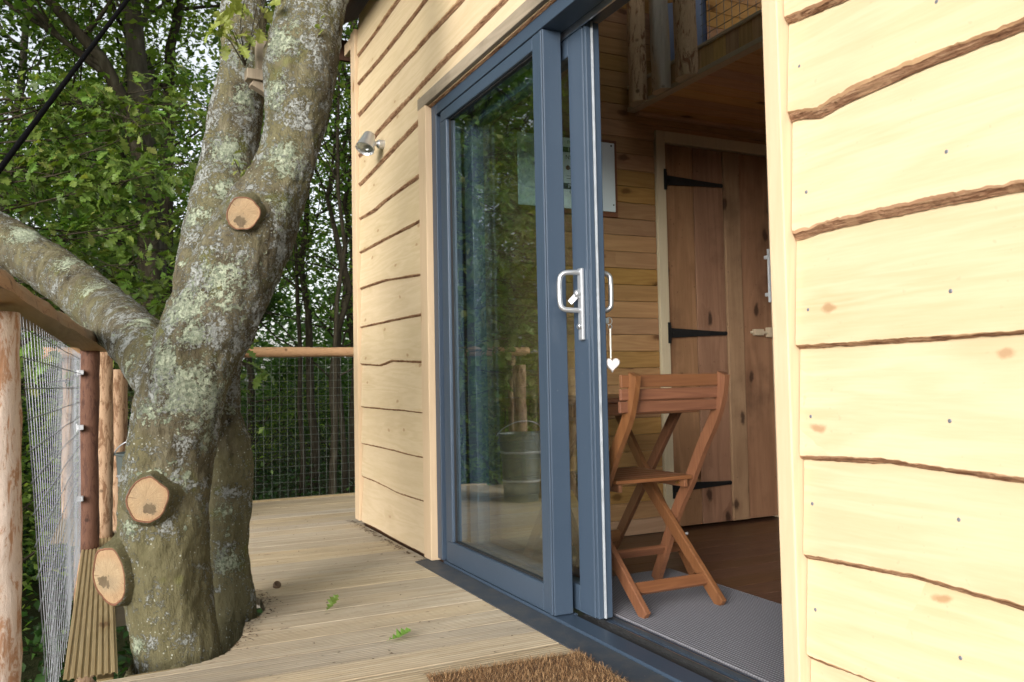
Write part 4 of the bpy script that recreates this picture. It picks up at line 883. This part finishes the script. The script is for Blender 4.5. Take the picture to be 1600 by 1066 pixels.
def oakleaf_pts(L=1.0):
    """outline of a lobed oak leaf, stalk at the origin, along +x"""
    half = [(0, .012), (.10, .018), (.17, .10), (.25, .05), (.36, .22), (.44, .10), (.55, .32), (.63, .14), (.74, .31), (.81, .13), (.90, .18), (.96, .06)]
    up = half; dn = [(x, -y_) for x, y_ in half[::-1]]
    return up + [(1.0, 0)] + dn
OL = oakleaf_pts()
NL = len(OL)
def leaf_mesh(name, mat, bend=0.25, fold=0.25, seed=0):
    """midrib plus outline so that the leaf folds and curls"""
    r = random.Random(seed); vs = []; fs = []; xs = [p[0] for p in OL[:12]] + [1.0]
    for x, y_ in OL[:12]:
        zc = -bend * x * x + .03 * r.uniform(-1, 1)
        vs += [(x, 0, zc), (x, y_, zc + abs(y_) * fold + .03 * r.uniform(-1, 1)), (x, -y_, zc + abs(y_) * fold + .03 * r.uniform(-1, 1))]
    vs.append((1.0, 0, -bend))
    for i in range(11):
        a_ = 3 * i; fs += [(a_, a_ + 3, a_ + 4, a_ + 1), (a_, a_ + 2, a_ + 5, a_ + 3)]
    fs += [(33, 36, 34), (33, 35, 36)]
    me = bpy.data.meshes.new(name); me.from_pydata(vs, [], fs); me.materials.append(M[mat]); me.update(); return me
def leaf_inst(me, parent, pos, d, size, r):
    o = bpy.data.objects.new('leaf', me); COL.objects.link(o); o.parent = parent
    off = Vector((0, 0, 0)); q = parent
    while q is not None: off += q.location; q = q.parent
    d = Vector(d).normalized(); o.rotation_euler = (Matrix.Rotation(r.uniform(-1.0, 1.0), 3, d) @ d.to_track_quat('X', 'Z').to_matrix()).to_euler()
    o.location = Vector(pos) - off; o.scale = (size, size, size); return o
TL = [leaf_mesh('leaf', 'twigleaf', .3, .3, k) for k in range(3)]
def sprout(base, tips, size, seed):
    r = random.Random(seed); t = MB(); base = Vector(base)
    for tp in tips:
        tp = Vector(tp); mid = (base + tp) / 2 + Vector((r.uniform(-.02, .02), 0, .02)); t.tube([base, mid, tp], [.003, .002, .001], 5)
        for k in range(4):
            p = base.lerp(tp, .45 + .18 * k); leaf_inst(TL[k % 3], tree, p, (r.uniform(-1, .6), r.uniform(-1, .2), r.uniform(-.7, .5)), size * r.uniform(.7, 1.2), r)
    t.build('twig', 'fbark2', tree)
sprout((.47, 3.22, 2.02), [(.38, 3.05, 2.16), (.44, 3.0, 2.20), (.49, 3.0, 2.22), (.40, 3.0, 2.06), (.52, 3.0, 2.17), (.35, 3.1, 2.10)], .085, 3)
sprout((.47, 3.24, 1.58), [(.41, 3.12, 1.65), (.43, 3.1, 1.60), (.48, 3.1, 1.63)], .045, 4)
sprout((.66, 2.93, 2.0), [(.69, 2.86, 2.10)], .03, 5)
# the tree's own foliage high above the deck
def leaf_cloud(anchors, n, size, spread, r, flat=0.7, upw=0.6):
    A = np.asarray(anchors)[r.randint(0, len(anchors), n)] + r.normal(0, 1, (n, 3)) * np.array([spread, spread, spread * flat])
    d = r.normal(0, 1, (n, 3)); d[:, 2] *= 0.5; d /= np.linalg.norm(d, axis=1)[:, None]
    nrm = r.normal(0, 1, (n, 3)); nrm[:, 2] = np.abs(nrm[:, 2]) + upw; s_ = np.cross(d, nrm); s_ /= np.linalg.norm(s_, axis=1)[:, None]
    up = np.cross(s_, d); L = (size * r.uniform(.6, 1.3, n))[:, None]
    p0 = A; p1 = A + d * L * .45 + s_ * L * .30 + up * L * .10; p2 = A + d * L - up * L * .06; p3 = A + d * L * .45 - s_ * L * .30 + up * L * .10
    V = np.stack([p0, p1, p2, p3], 1).reshape(-1, 3); F = np.arange(4 * n).reshape(n, 4)
    T = np.concatenate([F[:, [0, 1, 2]], F[:, [0, 2, 3]]], 0)
    return V, T
an = []
for tab in (TA, TB):
    for p in tab[-2:]: an.append(p[:3])
for k in range(60):
    a_, rr = rnd.uniform(0, 6.28), rnd.uniform(.3, 2.2); an.append((.3 + rr * math.cos(a_), 3.4 + rr * math.sin(a_) * .8, rnd.uniform(3.6, 6.0)))
V, F = leaf_cloud(an, 9000, .09, .22, npr); fastmesh('crown', V, F, 'leaf', tree)

# timber block wedged in the fork
blk = thing('timber_bracket', 'small rough timber bracket wedged between the two tree stems', 'bracket', (.52, 3.22, 1.99))
boxo('upright', (.508, 3.19, 1.998), (.546, 3.235, 2.118), 'raw', blk, 0.003)
MB().bar((.468, 3.19, 1.975), (.62, 3.20, 1.975), 0.05, 0.040).build('crosspiece', 'raw', blk, bevel=0.003)
MB().bar((.49, 3.20, 1.952), (.60, 3.215, 1.900), 0.04, 0.030).build('brace', 'raw', blk, bevel=0.003)

# rope
t = MB(); P = spline([(-.52, 1.43, .50), (-.217, 2.2, 1.32), (.06, 2.9, 2.06), (.33, 3.57, 2.77)], 10); t.tube([tuple(p) for p in P], 0.0068, 10)
P = [(.47 + .105 * math.cos(a_), 3.47 + .105 * math.sin(a_), 2.78 + .01 * math.sin(3 * a_)) for a_ in np.linspace(0, 2 * math.pi, 22)]; t.tube(P, 0.0088, 8)
tag(t.build('rope', 'rope', None, smooth=True), 'black rope stretched diagonally in front of the trees at top left', 'rope')

# ------------------------------------------------------------------ fences
def log(name, p, q, r, mat, parent, seed, amp=0.10, n=14, flat=None, caps_mat=None):
    p, q = Vector(p), Vector(q); L = (q - p).length; k = max(6, int(L / 0.045)); t = MB(); P = []; Rr = []
    for i in range(k + 1):
        u = i / k; P.append(p.lerp(q, u) + Vector((0.02 * nz(u * L * 1.1, seed, 0), 0.02 * nz(u * L * 1.1, seed, 7), 0)) * (0.5 if L < 1.5 else 1.0)); Rr.append(r * (1 + amp * nz(u * L * 3, seed, 3)))
    t.tube(P, Rr, n, jit=lambda v, o: o.normalized() * r * 0.08 * mnoise.noise(Vector((v.x * 30, v.y * 30, v.z * 14 + seed))))
    return t.build(name, mat, parent, smooth=True)
rl = thing('left_railing', 'log railing with square wire mesh along the left edge of the deck', 'railing', (-.15, 3.5, 0))
log('log_post', (-.222, 2.10, -.1), (-.222, 2.10, .985), .058, 'post_pink', rl, 1, .08, 20)
log('log_post', (-.073, 4.88, -.02), (-.073, 4.88, 1.03), .047, 'post_dark', rl, 2)
log('log_post', (-.005, 5.20, -.02), (-.005, 5.20, 1.03), .046, 'post_tan', rl, 3)
# half-round top rail with a sawn flat underside
t = MB(); RP = spline([(-.275, 1.0, 1.010), (-.245, 1.5, 1.008), (-.222, 1.9, 1.004), (-.192, 2.5, 1.006), (-.150, 3.2, 1.010), (-.105, 3.9, 1.012), (-.06, 4.6, 1.014), (-.035, 4.98, 1.012)], 8)
vs = []; fs = []; mi = []; n = 12
for i, p in enumerate(RP):
    for k in range(n + 1):
        a_ = math.pi * k / n; rr = 0.062 * (1 + .10 * nz(i * .35, 3, 1)); bl = 1 + .06 * nz(i * .9, k * .7, 5)
        vs.append((p[0] + math.cos(a_) * rr * 1.05 * bl, p[1], p[2] + (math.sin(a_) ** .8) * rr * .95 * bl + .006 * nz(i * .3, 0, 8)))
for i in range(len(RP) - 1):
    for k in range(n): fs.append((i * (n + 1) + k, i * (n + 1) + k + 1, (i + 1) * (n + 1) + k + 1, (i + 1) * (n + 1) + k)); mi.append(0)
    fs.append((i * (n + 1), (i + 1) * (n + 1), (i + 1) * (n + 1) + n, i * (n + 1) + n)); mi.append(1)
fs += [tuple(range(n + 1)), tuple((len(RP) - 1) * (n + 1) + k for k in range(n + 1))[::-1]]; mi += [1, 1]
t.add(vs, fs, mi); t.build('top_rail', ['rail', 'railflat'], rl)
def meshx(yy, z_):
    top = lerp_pts([(2.3, -.176), (4.8, -.112)], yy); bot = -.112
    u = max(0, min(1, z_)); return bot + (top - bot) * u + .006 * nz(yy * 2, z_ * 2, 4)
t = MB(); yy = 2.22
while yy < 4.84:
    t.tube([(meshx(yy, z_), yy, z_) for z_ in (-.02, .2, .4, .6, .8, .992)], 0.0012, 5, caps=False); yy += 0.075
z_ = .03
while z_ < .99:
    t.tube([(meshx(q, z_) - .003, q, z_) for q in np.linspace(2.2, 4.84, 14)], 0.0016, 5, caps=False); z_ += .072
t.build('wire_mesh', 'wire', rl)
for z_ in (.90, .62, .26):
    t = MB(); t.box((-.128, 4.80, z_ - .012), (-.098, 4.845, z_ + .012)); t.box((-.131, 4.80, z_ - .02), (-.127, 4.835, z_ + .02)); t.build('mesh_clip', 'steel', rl, bevel=0.002)
er = thing('end_railing', 'log topped wire mesh railing across the far end of the deck', 'railing', (.9, 6.1, 0))
log('log_post', (.072, 5.42, -.03), (.072, 5.42, .925), .047, 'post_tan', rl, 4)
log('log_post', (-.215, 6.15, -.03), (-.215, 6.15, 1.02), .035, 'post_tan', er, 8)
log('top_rail', (-.36, 6.12, 1.050), (2.72, 6.12, 1.050), .036, 'railx', er, 6, .12)
log('log_post', (2.66, 6.15, -.03), (2.66, 6.15, 1.01), .05, 'post_tan', er, 7)
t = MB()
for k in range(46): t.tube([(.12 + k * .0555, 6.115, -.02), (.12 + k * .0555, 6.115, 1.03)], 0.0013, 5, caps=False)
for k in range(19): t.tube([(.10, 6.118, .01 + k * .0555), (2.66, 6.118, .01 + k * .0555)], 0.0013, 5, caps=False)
t.build('wire_mesh', 'wire_dimmed', er)
# bucket in the far left corner
bk = thing('bucket', 'grey metal bucket standing in the far left corner of the deck', 'bucket', (.205, 5.16, 0))
t = MB(); t.lathe((.205, 5.16, 0.001), (0, 0, 1), [(.0001, 0), (.115, 0), (.118, .01), (.150, .44), (.157, .447), (.157, .455), (.147, .452), (.115, .02), (.0001, .02)], 32); t.build('pail', 'bucket', bk, smooth=False)
for z_ in (.14, .33): t = MB(); t.lathe((.205, 5.16, z_), (0, 0, 1), [(.1185 + z_ * .073, -.008), (.124 + z_ * .073, 0), (.1185 + z_ * .073, .008)], 32); t.build('hoop', 'steel', bk)
t = MB(); t.tube([(.205 + .158 * math.cos(a_), 5.16 + .04 - .10 * math.sin(a_), .44 + .10 * math.sin(a_)) for a_ in np.linspace(0, math.pi, 20)], .004, 6); t.build('handle', 'steel', bk, smooth=True)

# fallen leaves and an acorn cup on the deck
FL = [leaf_mesh('leaf', 'oakleaf', -.2, .35, 20 + k) for k in range(2)]
for (x, y_, rz, tilt, lab) in ((.71, 3.02, .6, .5, 'curled green leaf on the deck nearer the tree trunk'), (.80, 2.59, .15, .05, 'flat green leaf on the deck nearer the doormat')):
    o = bpy.data.objects.new('fallen_leaf', FL[0 if tilt > .2 else 1]); COL.objects.link(o); o.location = (x, y_, .008); o.rotation_euler = (0.15, -tilt, rz); o.scale = (.075,) * 3 if tilt > .2 else (.085,) * 3; tag(o, lab, 'leaf')
t = MB(); t.lathe((.622, 3.515, .001), (.3, -.6, .6), [(.0001, -.002), (.012, .002), (.016, .012), (.015, .022), (.012, .022), (.010, .010), (.0001, .008)], 16)
tag(t.build('acorn_cup', 'gall', None, smooth=True), 'small brown acorn cup lying on the deck boards', 'acorn cup')
# crumbs of leaf litter along the foot of the wall and on the boards
N = 420; r_ = np.random.RandomState(5); cx_ = np.where(r_.rand(N) < .55, 1.325 - np.abs(r_.normal(0, .02, N)), r_.uniform(.5, 1.2, N)); cy_ = np.where(cx_ > 1.2, r_.uniform(3.68, 4.95, N), r_.uniform(2.3, 6.0, N))
for i in range(260, N):
    yy = r_.uniform(2.74, 3.7); cx_[i] = lerp_pts(HOLE, yy) + abs(r_.normal(.012, .03)); cy_[i] = yy
V = []; F = []
for i in range(N):
    a_ = r_.uniform(0, 6.28); l_ = r_.uniform(.003, .010) * (1.3 if cx_[i] > 1.2 else .8); w_ = l_ * .4; c_, s_ = math.cos(a_), math.sin(a_); b_ = len(V)
    V += [(cx_[i] + c_ * l_, cy_[i] + s_ * l_, .003), (cx_[i] - s_ * w_, cy_[i] + c_ * w_, .006), (cx_[i] - c_ * l_, cy_[i] - s_ * l_, .003), (cx_[i] + s_ * w_, cy_[i] - c_ * w_, .004)]; F.append((b_, b_ + 1, b_ + 2, b_ + 3))
lt = fastmesh('leaf_litter', V, F, 'gall'); lt['kind'] = 'stuff'; lt['label'] = 'dry crumbs of leaf litter scattered on the deck'

# ------------------------------------------------------------------ forest
def grow(base, H, r0, lean, seed, low=0.18, nl=9, custom=None):
    """trunk, limbs and twigs as tubes; returns builder and leaf anchor points"""
    r = random.Random(seed); t = MB(); anchors = []
    base = Vector(base); k = 12
    if custom: P = [Vector(p) for p in custom]
    else:
        P = [base + Vector((lean[0] * (i / k) * H + .12 * H * .1 * nz(i * .5, seed, 1) * (i / k + .3) * 4, lean[1] * (i / k) * H + .12 * H * .1 * nz(i * .5, seed, 5) * 3 * (i / k), H * i / k)) for i in range(k + 1)]
    Rr = [r0 * (1.25 if i == 0 else 1) * (1 - .85 * (i / (len(P) - 1)) ** 1.1) for i in range(len(P))]
    t.tube(P, Rr, 10)
    def limb(p, d, L, rr, depth):
        n = 7; pts = [p]; q = Vector(p); dd = Vector(d).normalized()
        for i in range(n):
            dd = (dd + Vector((r.uniform(-.28, .28), r.uniform(-.28, .28), r.uniform(-.12, .30)))).normalized(); q = q + dd * (L / n); pts.append(Vector(q))
        t.tube(pts, [max(.004, rr * (1 - .9 * i / n)) for i in range(n + 1)], 6 if depth == 0 else 4, caps=False)
        if depth >= 1:
            for q in pts[2:]: anchors.append(tuple(q))
        if depth < 2:
            for j in range(4 if depth == 0 else 3):
                i = r.randint(2, n); dn = (pts[min(i, n)] - pts[i - 1]).normalized(); dn = (dn + Vector((r.uniform(-1, 1), r.uniform(-1, 1), r.uniform(-.5, .8)))).normalized()
                limb(pts[i], dn, L * r.uniform(.35, .6), rr * (1 - .9 * i / n) * .8 + .004, depth + 1)
    for j in range(nl):
        u = low + (1 - low) * (j + r.random()) / nl; f_ = u * (len(P) - 1); i = min(int(f_), len(P) - 2); p = P[i].lerp(P[i + 1], f_ - i); az = r.uniform(0, 6.28)
        limb(p, (math.cos(az), math.sin(az), r.uniform(.1, .9)), H * (.34 - .16 * u) * r.uniform(.7, 1.2), max(.012, Rr[i] * .42), 0)
    anchors.append(tuple(P[-1]))
    return t, anchors
def forest_tree(name, label, base, H, r0, lean, seed, nleaf, lsize, lmat='leaf', bmat='fbark', group=None, low=.18, nl=9, custom=None, spread=None):
    th = thing(name, label, 'tree', base, group)
    t, an_ = grow(base, H, r0, lean, seed, low, nl, custom)
    t.build('trunk', bmat, th, smooth=True)
    V, F = leaf_cloud(an_, nleaf, lsize, spread or H * .026, np.random.RandomState(seed)); fastmesh('crown', V, F, lmat, th)
    return th
GR = 'trees of the surrounding wood'
# trunks one can pick out in the photograph
forest_tree('woodland_tree', 'stout grey trunked tree with a long arching limb behind the oak foliage', (.55, 11.0, GZ), 11.5, .21, (0, 0), 101, 5000, .11, bmat='fbark2', group=GR, low=.45,
            custom=[(.62, 11.0, GZ - .1), (.58, 11, .4), (.53, 11, 1.8), (.47, 11, 3.2), (.36, 11, 4.4), (.27, 11, 5.6), (.24, 11, 7), (.3, 11.1, 8.5), (.4, 11, 10)])
forest_tree('woodland_tree', 'slim forked dark tree right of the stout grey trunk', (.80, 12.0, GZ), 10.5, .12, (0, 0), 102, 5000, .11, group=GR, low=.5,
            custom=[(.74, 12, GZ - .1), (.74, 12, .6), (.72, 12, 2.2), (.74, 12, 4), (.78, 12, 5.4), (.98, 12, 6.3), (1.2, 12, 7.4), (1.3, 12, 9)])
forest_tree('woodland_tree', 'leaning dark tree arching across the top left corner', (.35, 10.4, GZ), 9, .14, (0, 0), 103, 4500, .11, group=GR, low=.5, nl=7,
            custom=[(.60, 10.4, GZ - .1), (.52, 10.4, .8), (.46, 10.4, 2.2), (.40, 10.4, 3.3), (.22, 10.4, 4.0), (-.05, 10.4, 4.55), (-.55, 10.4, 5.1), (-1.0, 10.4, 5.5), (-1.6, 10.4, 6.2)])
forest_tree('woodland_tree', 'thick upright trunk seen through the end railing mesh', (5.75, 20.3, GZ), 14, .26, (-.01, 0), 104, 5500, .13, group=GR, low=.3)
forest_tree('woodland_tree', 'slender trunk left of the thick one behind the end railing mesh', (3.75, 17.0, GZ), 11, .095, (-.015, 0), 105, 4500, .12, group=GR, low=.3)
for i, (x, y_, rr, ln) in enumerate(((3.3, 13.5, .07, .03), (3.75, 14.5, .055, -.02), (4.3, 16, .08, .01), (3.0, 12.2, .045, .02), (4.9, 18, .07, -.03), (3.15, 15.2, .05, -.01))):
    forest_tree('woodland_tree', 'thin bare stemmed tree in the gap between the oak trunk and the cabin corner', (x, y_, GZ), 9 + i * .4, rr, (ln, 0), 120 + i, 2600, .11, group='thin trees in the gap beside the cabin corner', low=.22, nl=8)
# the rest of the wood, also what the glass reflects
placed = []
rf = random.Random(21); cnt = 0; tries = 0
while cnt < 42 and tries < 5000:
    tries += 1
    yaw = rad(rf.uniform(-44, 26)); d = rf.uniform(9.5, 36) if cnt > 14 else rf.uniform(8.5, 17); x, y_ = d * math.sin(yaw), d * math.cos(yaw)
    if x > 1.5 and y_ < 9: continue
    if any((x - a_) ** 2 + (y_ - b_) ** 2 < 4.5 for a_, b_ in placed): continue
    if abs(x - .6) < 1.0 and y_ < 13: continue
    if -.08 < x / y_ < .40 and y_ < 19: continue
    placed.append((x, y_)); far = d > 20
    forest_tree('woodland_tree', 'leafy tree of the dense green wood around the deck', (x, y_, GZ), rf.uniform(9, 13.5), rf.uniform(.07, .20), (rf.uniform(-.08, .08), rf.uniform(-.08, .08)), 200 + cnt,
                7500 if far else 9500, .15 if far else .105, lmat='leafdark' if cnt % 3 == 0 else 'leaf', bmat='fbark2' if cnt % 4 == 0 else 'fbark', group=GR, low=.12 if not far else .05, nl=9)
    cnt += 1
# bushes under the trees
for i in range(22):
    yaw = rad(rf.uniform(-40, 22)); d = rf.uniform(8, 22); x, y_ = d * math.sin(yaw), d * math.cos(yaw)
    if x > 1.2 and y_ < 8.5: x -= 2.5
    if .08 < x / y_ < .40 and y_ < 19: x -= 6.0
    th = thing('woodland_bush', 'leafy green bush on the forest floor below the deck', 'bush', (x, y_, GZ), 'bushes under the trees')
    H = rf.uniform(1.4, 3.0); t = MB(); an_ = []
    for k in range(9):
        az = rf.uniform(0, 6.28); P = [Vector((x, y_, GZ))]; dd = Vector((math.cos(az) * .7, math.sin(az) * .7, 1)).normalized()
        for j in range(6): dd = (dd + Vector((rf.uniform(-.3, .3), rf.uniform(-.3, .3), rf.uniform(-.25, .1)))).normalized(); P.append(P[-1] + dd * H / 5)
        t.tube(P, [.02 * (1 - j / 7) for j in range(7)], 4, caps=False); an_ += [tuple(p) for p in P[1:]]
    t.build('stem', 'fbark', th); V, F = leaf_cloud(an_, 4500, .075, .26, np.random.RandomState(400 + i), .8); fastmesh('foliage', V, F, 'under' if i % 2 else 'leaf', th)
# ground cover and far-off wood
N = 70000; r_ = np.random.RandomState(77); yaw = np.radians(r_.uniform(-48, 30, N)); d = 3.0 + 32 * r_.rand(N) ** .8
A = np.stack([d * np.sin(yaw), d * np.cos(yaw), np.zeros(N)], 1)
hh = np.array([max(0., .35 + .5 * nz(a_[0] * .7, a_[1] * .7, 2)) for a_ in A]); A[:, 2] = GZ + .02 + hh * r_.rand(N) * 1.2
keep = ~((A[:, 0] > -.3) & (A[:, 0] < 2.9) & (A[:, 1] < 6.3) & (A[:, 2] > -.3)) & ~((A[:, 0] > 1.2) & (A[:, 1] < 5.3)); A = A[keep]
V, F = leaf_cloud(A, 90000, .085, .06, r_); u = fastmesh('undergrowth', V, F, 'under'); u['kind'] = 'stuff'; u['label'] = 'dark green undergrowth covering the forest floor'
N = 900; yaw = np.radians(r_.uniform(-50, 34, N)); d = r_.uniform(36, 70, N)
Cc = np.stack([d * np.sin(yaw), d * np.cos(yaw), GZ + 15 * r_.rand(N) ** 1.7], 1)      # clumps, thinning upwards
V, F = leaf_cloud(Cc, 60000, .40, 1.15, r_)
A = np.stack([np.repeat(Cc[:, 0], 30), np.repeat(Cc[:, 1], 30), GZ + 6.5 * r_.rand(N * 30) ** 1.3], 1) + r_.normal(0, 1.5, (N * 30, 3)) * np.array([1, 1, 0])
V2, F2 = leaf_cloud(A, 52000, .36, .3, r_)
F = np.concatenate([F, F2 + len(V)]); V = np.concatenate([V, V2])
u = fastmesh('distant_wood', V, F, 'leafdark'); u['kind'] = 'stuff'; u['label'] = 'far off mass of trees closing the view through the wood'
# leafy oak boughs reaching in on the left
ob = thing('oak_sapling', 'young oak with bright lobed leaves beyond the left railing', 'tree', (-.9, 6.1, GZ))
t = MB(); an_ = []; ro = random.Random(9)
t.tube([(-.95, 6.2, GZ - .1), (-.9, 6.15, .2), (-.95, 6.1, 1.6), (-.85, 6.1, 2.7), (-.9, 6.2, 3.9)], [.075, .06, .05, .04, .02], 10)
for j in range(34):
    z_ = 1.05 + 2.0 * j / 34; P = [Vector((-.92, 6.12, z_ - .3))]; dd = Vector((1.0, ro.uniform(-.55, .35), ro.uniform(-.05, .30))).normalized() if j % 5 else Vector((-.8, ro.uniform(-.6, .6), .3)).normalized()
    L = ro.uniform(1.0, 1.9)
    for q in range(8): dd = (dd + Vector((ro.uniform(-.1, .15), ro.uniform(-.2, .2), ro.uniform(-.16, .14)))).normalized(); P.append(P[-1] + dd * L / 8)
    t.tube(P, [.006 * (1 - q / 9) + .002 for q in range(9)], 5, caps=False)
    for q in range(3, 9):
        for s_ in range(3):
            e_ = P[q] + Vector((ro.uniform(-.22, .22), ro.uniform(-.22, .22), ro.uniform(-.16, .14))); t.tube([P[q], e_], [.003, .0015], 4, caps=False); an_.append(e_)
t.build('trunk', 'fbark', ob, smooth=True)
OLM = [leaf_mesh('leaf', 'oakleaf', .25 + .1 * (k % 3), .15 + .08 * (k % 4), 50 + k) for k in range(6)]
an_.sort(key=lambda p: (p.y + abs(p.x) * .3)); vis = [p for p in an_ if p.x > -1.0]
cnt = 0; rest = []
for p in vis:
    for s_ in range(6):
        q = p + Vector((ro.uniform(-.05, .05), ro.uniform(-.05, .05), ro.uniform(-.04, .04))); dr = (ro.uniform(-1, 1), ro.uniform(-1, .4), ro.uniform(-.6, .3))
        if cnt < 300 and s_ < 2: leaf_inst(OLM[cnt % 6], ob, q, dr, ro.uniform(.075, .135), ro); cnt += 1
        else: rest.append((q, dr, ro.uniform(.055, .115)))
VV = []; FF = []
src = [np.array([v.co[:] for v in me_.vertices]) for me_ in OLM]; ftri = []
for pl in OLM[0].polygons:
    v = list(pl.vertices); ftri.append(v[:3])
    if len(v) == 4: ftri.append([v[0], v[2], v[3]])
ftri = np.array(ftri)
for i, (q, dr, sz) in enumerate(rest):
    d_ = Vector(dr).normalized(); Rm = np.array((Matrix.Rotation(ro.uniform(-1, 1), 3, d_) @ d_.to_track_quat('X', 'Z').to_matrix()))
    VV.append(src[i % 6] @ Rm.T * sz + np.array(q)); FF.append(ftri + i * 37)
lv = fastmesh('leaves', np.concatenate(VV), np.concatenate(FF), 'oakleaf', ob); lv['kind'] = 'stuff'
